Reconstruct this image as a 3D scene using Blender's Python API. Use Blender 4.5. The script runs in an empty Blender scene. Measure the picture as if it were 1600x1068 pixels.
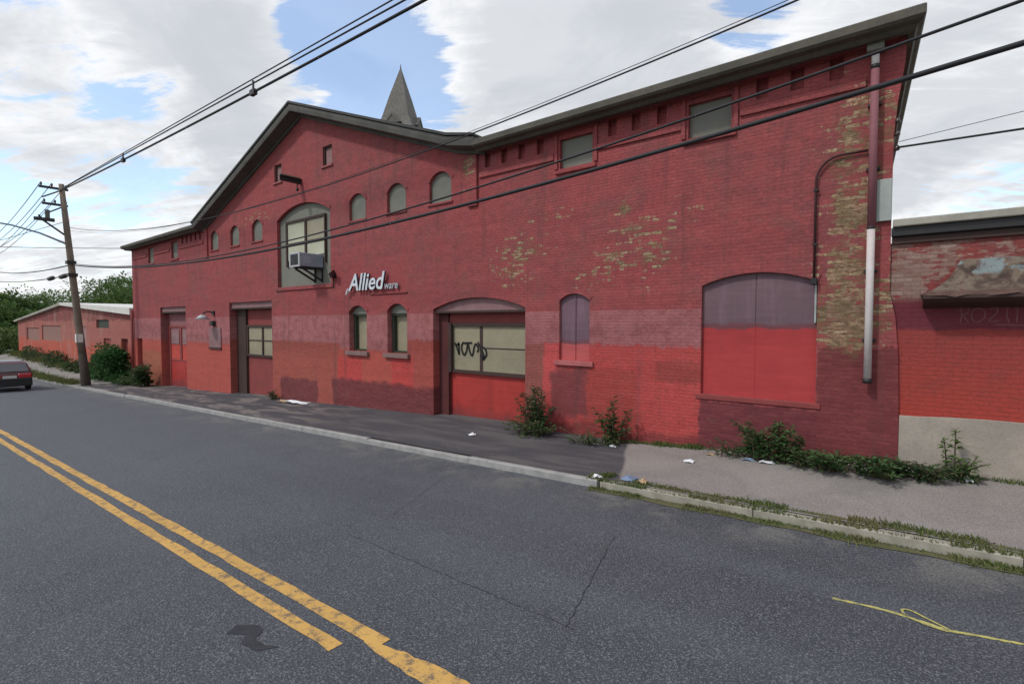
import bpy, bmesh, math, random
from mathutils import Vector, Matrix
from mathutils.geometry import delaunay_2d_cdt
R = math.radians
random.seed(7)
S = bpy.context.scene
COL = S.collection

# ------------------------------------------------------------------ camera, sky, sun, exposure
cam = bpy.data.cameras.new('camera'); camo = bpy.data.objects.new('camera', cam); COL.objects.link(camo)
camo.location = (0, 0, 2.5)
camo.rotation_euler = (R(90) - math.atan(30/800), 0, R(38.5))
cam.sensor_width = 36; cam.lens = 18; cam.clip_end = 3000; cam.clip_start = 0.05
S.camera = camo
S.render.resolution_x = 1024; S.render.resolution_y = 683
S.view_settings.view_transform = 'Standard'; S.view_settings.look = 'None'
S.view_settings.exposure = 0.62; S.view_settings.gamma = 1

SUN_EL, SUN_AZ = 50, 205          # azimuth clockwise from +Y
SUN_STRENGTH = 1.3; SUN_ANGLE = 5; SKY = 0.15; CLOUD = .62
sun = bpy.data.lights.new('sun', 'SUN'); suno = bpy.data.objects.new('sun', sun); COL.objects.link(suno)
sun.energy = SUN_STRENGTH; sun.angle = R(SUN_ANGLE); sun.color = (1, .96, .9)
sd = Vector((math.sin(R(SUN_AZ))*math.cos(R(SUN_EL)), math.cos(R(SUN_AZ))*math.cos(R(SUN_EL)), math.sin(R(SUN_EL))))
suno.rotation_euler = sd.to_track_quat('Z', 'Y').to_euler(); suno.location = (0, -10, 30)

class N:
    """tiny node-graph helper"""
    def __init__(s, tree):
        s.t = tree; s.n = tree.nodes; s.l = tree.links
    def new(s, ty, **kw):
        n = s.n.new(ty)
        for k, v in kw.items(): setattr(n, k, v)
        return n
    def set(s, sock, v):
        if isinstance(v, bpy.types.NodeSocket): s.l.new(v, sock)
        elif v is not None:
            try: sock.default_value = v
            except Exception:
                sock.default_value = tuple(v) + (1,)
    def m(s, op, a, b=None, c=None, clamp=False):
        n = s.new('ShaderNodeMath', operation=op, use_clamp=clamp)
        s.set(n.inputs[0], a)
        if b is not None: s.set(n.inputs[1], b)
        if c is not None: s.set(n.inputs[2], c)
        return n.outputs[0]
    def ss(s, x, lo, hi):                       # smooth ramp 0..1
        n = s.new('ShaderNodeMapRange', interpolation_type='SMOOTHSTEP')
        s.set(n.inputs['Value'], x); s.set(n.inputs['From Min'], lo); s.set(n.inputs['From Max'], hi)
        return n.outputs[0]
    def mix(s, f, a, b):
        n = s.new('ShaderNodeMix', data_type='RGBA')
        s.set(n.inputs[0], f)
        for i, v in ((6, a), (7, b)):
            if isinstance(v, bpy.types.NodeSocket): s.l.new(v, n.inputs[i])
            else: n.inputs[i].default_value = (v[0], v[1], v[2], 1)
        return n.outputs[2]
    def noise(s, vec, scale, detail=4, rough=.55, dist=0):
        n = s.new('ShaderNodeTexNoise')
        if vec is not None: s.l.new(vec, n.inputs['Vector'])
        n.inputs['Scale'].default_value = scale; n.inputs['Detail'].default_value = detail
        n.inputs['Roughness'].default_value = rough; n.inputs['Distortion'].default_value = dist
        return n.outputs['Fac']
    def mul(s, c, f):
        n = s.new('ShaderNodeVectorMath', operation='SCALE'); s.set(n.inputs[0], c); s.set(n.inputs['Scale'], f); return n.outputs[0]
    def xyz(s, x, y, z):
        n = s.new('ShaderNodeCombineXYZ')
        for i, v in enumerate((x, y, z)): s.set(n.inputs[i], v)
        return n.outputs[0]
    def pos(s):
        g = s.new('ShaderNodeNewGeometry'); sp = s.new('ShaderNodeSeparateXYZ'); s.l.new(g.outputs['Position'], sp.inputs[0])
        s.geo = g
        return g.outputs['Position'], sp.outputs[0], sp.outputs[1], sp.outputs[2]

# world: Nishita sky showing between broken clouds
W = bpy.data.worlds.new('World'); S.world = W; W.use_nodes = True
W.node_tree.nodes.clear(); w = N(W.node_tree)
sky = w.new('ShaderNodeTexSky', sky_type='NISHITA', sun_disc=False, sun_elevation=R(SUN_EL), sun_rotation=R(SUN_AZ))
sky.air_density = 1.1; sky.dust_density = .6; sky.ozone_density = 1.8
tc = w.new('ShaderNodeTexCoord'); sp = w.new('ShaderNodeSeparateXYZ'); w.l.new(tc.outputs['Generated'], sp.inputs[0])
dx, dy, dz = sp.outputs
den = w.m('ADD', w.m('MAXIMUM', dz, 0.0), .22)
pv = w.xyz(w.m('DIVIDE', dx, den), w.m('DIVIDE', dy, den), .3)
def dirv(px, py):       # a compass direction in the sky
    X = (px-800)/800; Y = -(py-504)/800
    y = R(38.5); v = Vector((-math.sin(y)+math.cos(y)*X, math.cos(y)+math.sin(y)*X, Y)); return v.normalized()
n1 = w.noise(pv, 1.7, 8, .62, .9); n2 = w.noise(pv, .8, 5, .5); pr = w.xyz(w.m('ADD', w.m('MULTIPLY', w.m('DIVIDE', dx, den), 1.9), w.m('MULTIPLY', w.m('DIVIDE', dy, den), .9)), w.m('ADD', w.m('MULTIPLY', w.m('DIVIDE', dx, den), -5.2), w.m('MULTIPLY', w.m('DIVIDE', dy, den), 8.0)), .3)
n3 = w.noise(pr, 1.0, 8, .66, .8); n4 = w.noise(pv, 16, 6, .7, .2)
cov = w.m('ADD', w.m('MULTIPLY', w.m('SUBTRACT', n1, .5), 1.9), w.m('MULTIPLY', w.m('SUBTRACT', n3, .5), 2.3))
cov = w.m('ADD', cov, w.m('MULTIPLY', w.m('SUBTRACT', n4, .5), .45))
cov = w.m('ADD', cov, .34)
# (azimuth point, radius, strength): open sky where strength is positive, thick cloud where negative
SPOTS = [((575, 50), .13, .75), ((535, 140), .08, .55), ((650, 120), .07, .55), ((480, 50), .05, .45), ((0, 0), .07, .6), ((10, 290), .06, .6), ((70, 330), .05, .45), ((750, 10), .05, .5),
         ((190, 185), .045, .5), ((240, 170), .04, .5), ((225, 290), .05, .4), ((150, 250), .05, .25), ((300, 250), .04, .3), ((1190, 15), .09, .75), ((1450, 330), .06, .6), ((1550, 310), .05, .5), ((1110, 50), .05, .35),
         ((340, 60), .12, -.6), ((390, 150), .09, -.6), ((900, 110), .22, -.95), ((1300, 150), .20, -.8), ((1000, 0), .12, -.5), ((120, 60), .04, .35), ((150, 130), .035, .3), ((40, 180), .04, .35), ((100, 170), .03, .3), ((280, 140), .03, .3), ((180, 330), .04, .35), ((70, 230), .07, -.45), ((90, 90), .12, -.42), ((200, 240), .05, -.3), ((150, 370), .10, -.3), ((260, 60), .07, -.25), ((820, 40), .12, -.6), ((1500, 200), .14, -.5), ((510, 160), .022, -.5), ((585, 148), .02, -.6)]
for (p, r, k) in SPOTS:
    d = dirv(*p)
    dp = w.new('ShaderNodeVectorMath', operation='DOT_PRODUCT'); nv = w.new('ShaderNodeVectorMath', operation='NORMALIZE')
    w.l.new(tc.outputs['Generated'], nv.inputs[0]); w.l.new(nv.outputs[0], dp.inputs[0]); dp.inputs[1].default_value = d
    g = w.m('EXPONENT', w.m('MULTIPLY', w.m('SUBTRACT', dp.outputs['Value'], 1.0), 2/(r*r)))
    cov = w.m('SUBTRACT', cov, w.m('MULTIPLY', g, k))
mask = w.ss(cov, -.04, .44)
thick = w.ss(w.m('ADD', cov, w.m('MULTIPLY', w.m('SUBTRACT', n2, .5), 1.6)), .25, 1.25)
ccol = w.mix(thick, (1.05, 1.06, 1.08), (.76, .79, .83))
ccol = w.mix(w.m('MULTIPLY', w.ss(w.noise(pv, 2.2, 7, .6, .6), .42, .66), .75), ccol, (.62, .65, .70))
b1 = w.new('ShaderNodeBackground'); w.l.new(sky.outputs[0], b1.inputs[0]); b1.inputs[1].default_value = SKY
b2 = w.new('ShaderNodeBackground'); w.l.new(ccol, b2.inputs[0]); b2.inputs[1].default_value = CLOUD
mx = w.new('ShaderNodeMixShader'); w.l.new(w.m('MAXIMUM', mask, .20), mx.inputs[0]); w.l.new(b1.outputs[0], mx.inputs[1]); w.l.new(b2.outputs[0], mx.inputs[2])
wo = w.new('ShaderNodeOutputWorld'); w.l.new(mx.outputs[0], wo.inputs[0])

# ------------------------------------------------------------------ materials
def srgb(r, g, b):
    f = lambda c: ((c/255+.055)/1.055)**2.4 if c > 10 else c/255/12.92
    return (f(r), f(g), f(b))
def base_mat(name, rough=.85, spec=.25, metal=0):
    m = bpy.data.materials.new(name); m.use_nodes = True
    n = N(m.node_tree); b = m.node_tree.nodes['Principled BSDF']
    b.inputs['Roughness'].default_value = rough; b.inputs['Specular IOR Level'].default_value = spec; b.inputs['Metallic'].default_value = metal
    return m, n, b
def bump(n, b, h, strength=.3, dist=.01):
    bn = n.new('ShaderNodeBump'); bn.inputs['Strength'].default_value = strength; bn.inputs['Distance'].default_value = dist
    n.l.new(h, bn.inputs['Height']); n.l.new(bn.outputs[0], b.inputs['Normal'])
def worn(name, col, col2=None, rough=.8, scale=2.5, amt=.5, fine=40, fine_amt=.25, spec=.25, metal=0, bs=.25):
    m, n, b = base_mat(name, rough, spec, metal)
    p, x, y, z = n.pos()
    col2 = col2 or tuple(c*.6 for c in col)
    f = n.ss(n.noise(p, scale, 6, .6, .3), .35, .68)
    c = n.mix(n.m('MULTIPLY', f, amt), col, col2)
    g = n.noise(p, fine, 3, .6)
    c = n.mix(n.m('MULTIPLY', n.ss(g, .45, .75), fine_amt), c, tuple(v*.45 for v in col))
    n.l.new(c, b.inputs['Base Color']); bump(n, b, g, bs, .006)
    return m
A = 1.0   # paint albedo scale
def brick_nodes(n, x, z, course=.068, width=.205):
    """brick height and a random value per brick, laid in the wall's own metres"""
    def tex(c1, c2, mort):
        t = n.new('ShaderNodeTexBrick'); n.l.new(n.xyz(x, z, 0.0), t.inputs['Vector'])
        t.inputs['Color1'].default_value = (c1,)*3+(1,); t.inputs['Color2'].default_value = (c2,)*3+(1,); t.inputs['Mortar'].default_value = (mort,)*3+(1,)
        t.inputs['Scale'].default_value = 1; t.inputs['Mortar Size'].default_value = .007; t.inputs['Mortar Smooth'].default_value = .35
        t.inputs['Brick Width'].default_value = width; t.inputs['Row Height'].default_value = course; t.offset = .5
        return t
    t = tex(0, 1, .5)
    return t.outputs['Color'], t.outputs['Fac']

U = (.305, .062, .068); UP = (.37, .140, .145); OR = (.43, .080, .058); RD = (.47, .055, .050); MA = (.120, .030, .036); TAN = (.36, .235, .125)
def wall_mat(name, side=False, zones=True):
    m, n, b = base_mat(name, .82, .22)
    p, x, y, z = n.pos()
    hx = n.m('ADD', x, n.m('MULTIPLY', y, 1.0 if side else 0.0))
    rb, mort = brick_nodes(n, hx, z)
    rbv = n.m('MULTIPLY', rb, 1.0)
    ln = n.noise(p, .55, 5, .6, .4); mn = n.noise(p, 3.2, 6, .65, .3); fn = n.noise(p, 22, 4, .65)
    streak = n.noise(n.xyz(n.m('MULTIPLY', hx, 5.0), y, n.m('MULTIPLY', z, .45)), 1.0, 5, .6)
    ez = n.m('MULTIPLY', n.m('SUBTRACT', mn, .5), .22)          # ragged roller edges
    rol = n.noise(n.xyz(n.m('MULTIPLY', hx, 7.0), y, n.m('MULTIPLY', z, .6)), 1.0, 5, .7); ez = n.m('ADD', ez, n.m('MULTIPLY', n.m('SUBTRACT', rol, .5), .34))
    ez2 = n.m('MULTIPLY', n.m('SUBTRACT', n.noise(p, 1.4, 6, .7), .5), .7)
    zz = n.m('ADD', z, ez); xx = n.m('ADD', hx, n.m('MULTIPLY', ez, .6))
    zr = n.m('ADD', z, ez2); xr = n.m('ADD', hx, ez2)
    def box(x0, x1, z0, z1, e=.04, rag=False):
        X, Z = (xr, zr) if rag else (xx, zz)
        a = n.m('MULTIPLY', n.ss(X, x0-e, x0+e), n.m('SUBTRACT', 1.0, n.ss(X, x1-e, x1+e)))
        c = n.m('MULTIPLY', n.ss(Z, z0-e, z0+e), n.m('SUBTRACT', 1.0, n.ss(Z, z1-e, z1+e)))
        return n.m('MULTIPLY', a, c)
    c = n.mix(n.ss(ln, .35, .7), U, (.235, .066, .070))
    c = n.mix(n.m('MULTIPLY', n.ss(mn, .42, .66), .6), c, (.37, .075, .075)); c = n.mix(n.m('MULTIPLY', n.ss(n.noise(p, 1.1, 6, .7, .8), .52, .66), .45), c, (.21, .085, .075))
    c = n.mix(n.m('MULTIPLY', n.ss(streak, .52, .75), .35), c, (.16, .05, .055))
    if zones:
        # straight-cut band of faded pink paint
        sharp = n.m('SUBTRACT', 1.0, n.ss(n.m('ADD', z, n.m('MULTIPLY', n.m('SUBTRACT', mn, .5), .03)), 2.755, 2.775))
        bandm = n.m('MULTIPLY', sharp, n.m('SUBTRACT', 1.0, n.ss(hx, -3.32, -3.28)))
        pink = n.mix(n.ss(mn, .4, .65), UP, (.29, .095, .098))
        c = n.mix(bandm, c, pink)
        Z = [(-40, -24, -3, 1.55, OR), (-24, -15.45, -3, 1.80, (.33, .078, .055)), (-15.5, -11.9, -3, 1.62, OR), (-11.95, -10.5, -3, 1.98, (.34, .066, .05)),
             (-15.6, -14.2, -3, 1.35, RD), (-12.7, -11.7, .4, 1.5, RD), (-7.6, -6.9, -3, 2.0, (.25, .075, .06)), (-6.95, -3.28, -3, 2.02, (.43, .055, .052)),
             (-5.9, -4.6, -3, 1.5, (.33, .05, .042)), (-4.2, -3.28, 1.3, 1.75, (.30, .052, .045)), (-7.0, -6.6, .9, 2.0, (.52, .075, .075))]
        for (x0, x1, z0, z1, col) in Z: c = n.mix(n.m('MULTIPLY', box(x0, x1, z0, z1), .93), c, col)
        Z = [(-19.5, -16.9, -3, .42, MA), (-15.95, -10.5, -3, .62, MA), (-6.75, -5.8, .35, 1.45, (.17, .04, .045)), (-36.0, -32.7, -3, .9, (.33, .11, .06)),
             (-9.5, -3.3, -3, .22, (.2, .035, .035))]
        for (x0, x1, z0, z1, col) in Z: c = n.mix(n.m('MULTIPLY', box(x0, x1, z0, z1, .08, True), .9), c, col)
        c = n.mix(box(-3.32, .4, -3, 1.0, .015), c, (.14, .03, .038))
        c = n.mix(box(-1.33, .4, -3, 2.08, .02), c, (.155, .032, .036))
    # fine paint mottling and brick to brick variation
    c = n.mix(n.m('MULTIPLY', rbv, .16), c, (.40, .12, .11))
    c = n.mix(n.m('MULTIPLY', n.ss(fn, .5, .8), .30), c, (.09, .025, .03))
    # bare bricks where the paint came off
    spots = [(-.90, 5.3, .42, 1.0, .78), (-.88, 4.3, .36, .8, .86), (-.95, 3.3, .40, .6, .95), (-.95, 2.55, .50, .62, 1.35), (-.5, 3.0, .25, 1.0, .62), (-.48, 5.7, .25, .6, .62), (-.7, 4.6, .45, 1.6, .50),
             (-4.25, 3.86, .42, .36, .80), (-5.0, 3.86, .75, .32, .55), (-4.93, 4.86, .20, .17, .95), (-4.5, 4.45, 1.0, .3, .52), (-3.6, 4.6, .35, .4, .40), (-7.7, 4.25, .8, .42, .66), (-8.1, 3.7, .6, .3, .64),
             (-6.9, 4.95, .8, .2, .42), (-5.6, 3.5, .7, .3, .40), (-9.4, 6.6, .33, .55, .66), (-7.9, 7.0, .6, .12, .5), (-21.5, 6.8, 1.5, .5, .36), (-.05, 1.9, .2, .4, .5), (-5.2, 3.3, 1.2, .2, .3)]
    pm = None
    for (cx, cz, rx, rz, k) in spots:
        ax = n.m('DIVIDE', n.m('SUBTRACT', hx, cx), rx); az = n.m('DIVIDE', n.m('SUBTRACT', z, cz), rz)
        g = n.m('MULTIPLY', n.m('EXPONENT', n.m('MULTIPLY', n.m('ADD', n.m('MULTIPLY', ax, ax), n.m('MULTIPLY', az, az)), -1.0)), k)
        pm = g if pm is None else n.m('MAXIMUM', pm, g)
    hs = n.noise(n.xyz(n.m('MULTIPLY', hx, 5.0), y, n.m('MULTIPLY', z, 15.0)), 1.0, 4, .7)
    tot = n.m('ADD', n.m('ADD', pm, n.m('MULTIPLY', n.m('SUBTRACT', n.noise(n.xyz(n.m('MULTIPLY', hx, 6.0), y, n.m('MULTIPLY', z, 3.4)), 1.0, 6, .7), .5), 1.9)), n.m('ADD', n.m('MULTIPLY', n.m('SUBTRACT', hs, .5), 1.3), n.m('MULTIPLY', n.m('SUBTRACT', rb, .5), .35)))
    peel = n.m('MULTIPLY', n.ss(n.m('ADD', tot, n.m('MULTIPLY', n.m('SUBTRACT', rb, .5), .5)), .56, .70), n.ss(pm, .03, .16))
    if zones: peel = n.m('MULTIPLY', peel, n.m('SUBTRACT', 1.0, box(-1.36, .4, -3, 2.06, .015)))
    tan = n.mix(rbv, (.22, .13, .085), (.42, .31, .19))
    tan = n.mix(n.ss(n.noise(n.xyz(n.m('MULTIPLY', hx, 9.0), y, n.m('MULTIPLY', z, 30.0)), 1.0, 3, .7), .46, .58), tan, (.17, .10, .06)); tan = n.mix(n.m('MULTIPLY', n.ss(fn, .52, .66), .8), tan, (.26, .07, .06))
    c = n.mix(peel, c, tan)
    c = n.mix(n.m('MULTIPLY', n.m('MULTIPLY', n.ss(pm, .25, .6), n.ss(mn, .45, .6)), .55), c, (.13, .11, .05))
    gr = n.noise(n.xyz(n.m('MULTIPLY', hx, 12.0), y, n.m('MULTIPLY', z, 38.0)), 1.0, 3, .7)
    lay = n.noise(n.xyz(n.m('MULTIPLY', hx, .35), y, n.m('MULTIPLY', z, 5.0)), 1.0, 4, .6); g5 = n.noise(n.xyz(n.m('MULTIPLY', hx, 3.2), y, n.m('MULTIPLY', z, 9.0)), 1.0, 5, .75); c = n.mul(c, n.m('ADD', .42, n.m('MULTIPLY', gr, 1.10))); c = n.mul(c, n.m('ADD', .64, n.m('MULTIPLY', g5, .70))); c = n.mul(c, n.m('ADD', .78, n.m('MULTIPLY', lay, .42)))
    st2 = n.noise(n.xyz(n.m('MULTIPLY', hx, 3.2), y, n.m('MULTIPLY', z, .22)), 1.0, 6, .65, .2); c = n.mix(n.m('MULTIPLY', n.ss(st2, .54, .70), .38), c, (.10, .045, .045)); c = n.mix(n.m('MULTIPLY', n.ss(n.noise(p, .9, 7, .72, 1.2), .56, .68), .28), c, (.15, .075, .06))
    c = n.mix(n.m('MULTIPLY', mort, .26), c, (.12, .05, .05))
    n.l.new(c, b.inputs['Base Color'])
    h = n.m('ADD', n.m('SUBTRACT', 1.0, mort), n.m('ADD', n.m('MULTIPLY', fn, .45), n.m('MULTIPLY', rb, .25)))
    bump(n, b, h, .55, .010)
    return m
M = {}
M['wall'] = wall_mat('painted_brick')
M['wall_side'] = wall_mat('painted_brick_side', True, False)
def annex_mat():
    m, n, b = base_mat('annex_brick', .84, .2)
    p, x, y, z = n.pos(); rb, mort = brick_nodes(n, x, z)
    mn = n.noise(p, 2.6, 6, .65, .4); fn = n.noise(p, 22, 4, .65); hs = n.noise(n.xyz(n.m('MULTIPLY', x, 4.0), y, n.m('MULTIPLY', z, 13.0)), 1.0, 4, .7)
    zz = n.m('ADD', z, n.m('MULTIPLY', n.m('SUBTRACT', mn, .5), .12))
    c = n.mix(n.ss(mn, .35, .65), (.25, .055, .05), (.17, .05, .048))
    old = n.m('MULTIPLY', n.ss(n.m('ADD', hs, n.m('ADD', n.m('MULTIPLY', n.m('SUBTRACT', mn, .5), .9), n.m('MULTIPLY', n.ss(x, .9, -.2), .12))), .50, .62), n.ss(z, 2.75, 2.9))
    c = n.mix(n.m('MULTIPLY', old, .8), c, n.mix(rb, (.22, .14, .11), (.33, .25, .21)))
    c = n.mix(n.ss(zz, 2.95, 2.75), c, (.15, .030, .042))
    c = n.mix(n.ss(zz, 2.42, 2.38), c, n.mix(n.ss(z, 2.3, 1.0), (.27, .048, .042), (.34, .048, .036)))
    c = n.mix(n.m('MULTIPLY', n.ss(fn, .5, .8), .3), c, (.09, .03, .03)); c = n.mix(n.m('MULTIPLY', mort, .25), c, (.09, .04, .04))
    gr = n.noise(n.xyz(n.m('MULTIPLY', x, 12.0), y, n.m('MULTIPLY', z, 38.0)), 1.0, 3, .7); c = n.mul(c, n.m('ADD', .62, n.m('MULTIPLY', gr, .8))); c = n.mix(n.m('MULTIPLY', n.ss(n.noise(p, 1.6, 6, .7, .8), .5, .66), .35), c, (.14, .05, .045))
    n.l.new(c, b.inputs['Base Color']); bump(n, b, n.m('ADD', n.m('SUBTRACT', 1.0, mort), n.m('MULTIPLY', fn, .5)), .55, .010)
    return m
M['annex'] = annex_mat()
def far_brick():
    m, n, b = base_mat('far_painted_brick', .85, .2)
    p, x, y, z = n.pos(); rb, mort = brick_nodes(n, n.m('ADD', x, y), z)
    mn = n.noise(p, .7, 6, .65, .5)
    c = n.mix(n.ss(mn, .35, .65), (.26, .065, .06), (.20, .065, .06))
    zz = n.m('ADD', z, n.m('MULTIPLY', n.m('SUBTRACT', mn, .5), .8))
    c = n.mix(n.ss(zz, 2.75, 2.65), c, (.34, .115, .095)); c = n.mix(n.ss(zz, 1.2, .7), c, (.42, .085, .055))
    c = n.mix(n.m('MULTIPLY', n.ss(n.noise(p, 2, 5, .65), .48, .62), .55), c, (.20, .10, .08)); c = n.mix(n.m('MULTIPLY', n.ss(n.noise(n.xyz(n.m('MULTIPLY', x, .9), y, n.m('MULTIPLY', z, .35)), 1.0, 5, .6), .52, .62), .5), c, (.33, .19, .15)); c = n.mul(c, n.m('ADD', .7, n.m('MULTIPLY', n.noise(p, 6, 4, .7), .6)))
    n.l.new(c, b.inputs['Base Color']); return m
M['far'] = far_brick()
def zoned(name, top, bot, zsplit, rag=.05, grain=6):
    m, n, b = base_mat(name, .8, .2); p, x, y, z = n.pos()
    v = n.noise(n.xyz(n.m('MULTIPLY', x, grain), y, n.m('MULTIPLY', z, .8)), 1.0, 5, .6); q = n.noise(p, 3, 5, .6)
    zz = n.m('ADD', z, n.m('MULTIPLY', n.m('SUBTRACT', q, .5), rag*4))
    t = n.mix(n.m('MULTIPLY', n.ss(v, .45, .72), .5), top, tuple(c*1.45 for c in top))
    mid = n.mix(n.ss(zz, zsplit+.12, zsplit+.04), t, tuple((a*.7+c*.3)*.75 for a, c in zip(top, bot)))
    c = n.mix(n.ss(zz, zsplit+.01, zsplit-.02), mid, n.mix(n.m('MULTIPLY', n.ss(q, .4, .7), .3), bot, tuple(c*.75 for c in bot)))
    h_ = n.noise(n.xyz(n.m('MULTIPLY', x, 1.5), y, n.m('MULTIPLY', z, 12.0)), 1.0, 5, .6); c = n.mul(c, n.m('ADD', .80, n.m('MULTIPLY', h_, .38))); c = n.mix(n.m('MULTIPLY', n.ss(n.noise(p, 5.5, 7, .75, .6), .62, .72), .4), c, (.2, .09, .09))
    n.l.new(c, b.inputs['Base Color']); bump(n, b, n.m('ADD', v, h_), .25, .006); return m
M['board_big'] = zoned('painted_board_two_tone', (.155, .098, .115), (.385, .050, .052), 2.40)
M['board_narrow'] = zoned('painted_board_narrow', (.165, .10, .125), (.46, .10, .10), 2.02)
M['board_pinkgrey'] = worn('pinkish_board', (.24, .13, .135), (.30, .2, .2), .8, 3)
M['board_grey'] = worn('grey_green_board', (.195, .195, .165), (.15, .152, .13), .8, 2.2, .6, 30, .25)
M['board_olive'] = worn('olive_board', (.30, .265, .18), (.235, .21, .15), .38, 2.0, .6, 14, .2)
M['board_pale'] = worn('pale_blind', (.45, .45, .34), (.36, .36, .26), .7, 2.0, .5, 14, .15)
M['frame_dark'] = worn('dark_frame', (.060, .034, .030), (.04, .03, .025), .7, 6)
M['green_dark'] = worn('dark_green_frame', (.045, .055, .04), (.03, .04, .03), .7, 6)
def panel_mat(name, col, seam=0):
    m, n, b = base_mat(name, .62, .3); p, x, y, z = n.pos()
    q = n.noise(p, 1.3, 6, .65, .5); v = n.noise(n.xyz(n.m('MULTIPLY', x, 9.0), y, n.m('MULTIPLY', z, .9)), 1.0, 5, .65); h_ = n.noise(n.xyz(n.m('MULTIPLY', x, 1.2), y, n.m('MULTIPLY', z, 14.0)), 1.0, 4, .6)
    f = n.noise(p, 30, 4, .7)
    c = n.mix(n.ss(q, .38, .66), col, tuple(a*.80 for a in col)); c = n.mul(c, n.m('ADD', .74, n.m('MULTIPLY', v, .30))); c = n.mul(c, n.m('ADD', .86, n.m('MULTIPLY', h_, .36)))
    c = n.mix(n.m('MULTIPLY', n.ss(n.noise(p, 3.5, 7, .75, .6), .60, .70), .5), c, (.20, .07, .06))
    c = n.mix(n.m('MULTIPLY', n.ss(n.m('ADD', n.m('ADD', z, n.m('MULTIPLY', x, -.031)), n.m('MULTIPLY', q, -.5)), .30, -.10), .6), c, (.11, .035, .035))
    c = n.mix(n.m('MULTIPLY', n.ss(f, .62, .72), .35), c, (.12, .04, .04))
    n.l.new(c, b.inputs['Base Color']); bump(n, b, n.m('ADD', h_, n.m('MULTIPLY', f, .5)), .3, .008); return m
M['door_red'] = panel_mat('bright_red_panel', (.40, .040, .034))
M['door_maroon'] = worn('dark_red_door', (.24, .052, .050), (.18, .042, .04), .75, 2.0, .6, 25, .25)
M['door_mauve'] = zoned('mauve_door_panel', (.24, .10, .11), (.45, .07, .055), 1.35, .1)
M['jamb_dark'] = worn('dark_maroon_jamb', (.10, .028, .028), (.07, .025, .025), .8, 3, .6)
M['sill'] = worn('painted_stone_sill', (.30, .10, .09), (.22, .07, .065), .8, 5, .6)
M['sill_orange'] = worn('orange_red_sill', (.40, .075, .05), (.3, .06, .05), .8, 5, .6)
M['sill_pink'] = worn('pink_painted_sill', (.42, .13, .13), (.3, .08, .08), .8, 5, .6)
M['sill_grey'] = worn('grey_pink_sill', (.22, .14, .13), (.15, .09, .085), .8, 5, .6)
M['cornice'] = worn('weathered_cornice_metal', (.105, .095, .075), (.06, .055, .045), .7, 1.6, .8, 18, .4)
M['rake'] = worn('grey_rake_board', (.105, .10, .09), (.06, .06, .055), .75, 1.5, .7, 18, .35)
M['rust'] = worn('rust_stain', (.20, .12, .06), (.1, .07, .05), .8, 4)
M['roof'] = worn('dark_roofing', (.075, .075, .072), (.05, .05, .05), .9, 2)
M['slate'] = None
def slate():
    m, n, b = base_mat('spire_shingle', .8, .3); p, x, y, z = n.pos()
    rb, mort = brick_nodes(n, n.m('ADD', x, y), z, .16, .26)
    c = n.mix(rb, (.125, .118, .105), (.17, .16, .145)); c = n.mix(n.m('MULTIPLY', n.ss(n.noise(p, 1.2, 5, .6), .4, .7), .5), c, (.10, .097, .09)); c = n.mix(n.m('MULTIPLY', mort, .6), c, (.09, .09, .085))
    n.l.new(c, b.inputs['Base Color']); bump(n, b, n.m('SUBTRACT', 1.0, mort), .5, .02); return m
M['slate'] = slate()
M['pipe_white'] = worn('white_pipe', (.60, .56, .545), (.50, .40, .39), .75, 3, .6, 30, .2, .5)
M['pipe_red'] = worn('painted_pipe_red', (.24, .095, .11), (.2, .07, .085), .75, 3, .5, 30, .2, .4)
M['conduit'] = worn('dark_conduit', (.06, .022, .025), (.035, .02, .02), .6, 5)
M['black'] = worn('black_metal', (.018, .018, .02), (.03, .025, .02), .5, 8, .5, 40, .2, .4)
M['metal'] = worn('galvanised_sheet', (.36, .40, .38), (.28, .30, .28), .45, 3, .6, 30, .15, .5)
M['white'] = worn('white_painted_trim', (.66, .64, .60), (.5, .5, .47), .6, 2, .5)
M['cap'] = worn('pale_parapet_cap', (.36, .34, .29), (.25, .24, .20), .7, 3, .7)
M['concrete'] = worn('rough_concrete', (.37, .325, .275), (.26, .225, .19), .9, 1.5, .8, 35, .35, .2, 0, .6)
M['kerb'] = worn('kerb_granite', (.33, .325, .31), (.22, .215, .205), .85, 5, .7, 60, .3)
M['kerb2'] = worn('kerb_stone_warm', (.34, .315, .26), (.22, .205, .165), .85, 4, .8, 60, .3)
M['ac_white'] = worn('ac_case_white', (.40, .41, .43), (.38, .4, .43), .5, 5, .5, 40, .1, .4)
M['ac_grey'] = worn('ac_grey_blue', (.27, .31, .37), (.19, .22, .27), .55, 5, .5, 40, .2, .4)
M['letter'] = worn('pale_letter_faces', (.62, .64, .68), (.45, .52, .6), .5, 9, .7, 60, .1, .4)
M['letter_small'] = worn('grey_letter_faces', (.42, .44, .46), (.3, .32, .36), .5, 9, .7, 60, .1, .4)
M['letter_side'] = worn('navy_letter_returns', (.035, .035, .06), (.05, .03, .05), .5, 9)
M['wood'] = worn('pole_wood', (.20, .16, .125), (.13, .105, .085), .9, 2.2, .7, 30, .4, .15, 0, .6)
M['wood_dark'] = worn('pole_wood_dark', (.05, .04, .033), (.035, .03, .025), .9, 3, .6)
M['wire'] = worn('cable_black', (.022, .022, .025), (.03, .03, .035), .6, 2)
M['yellow'] = None
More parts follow.
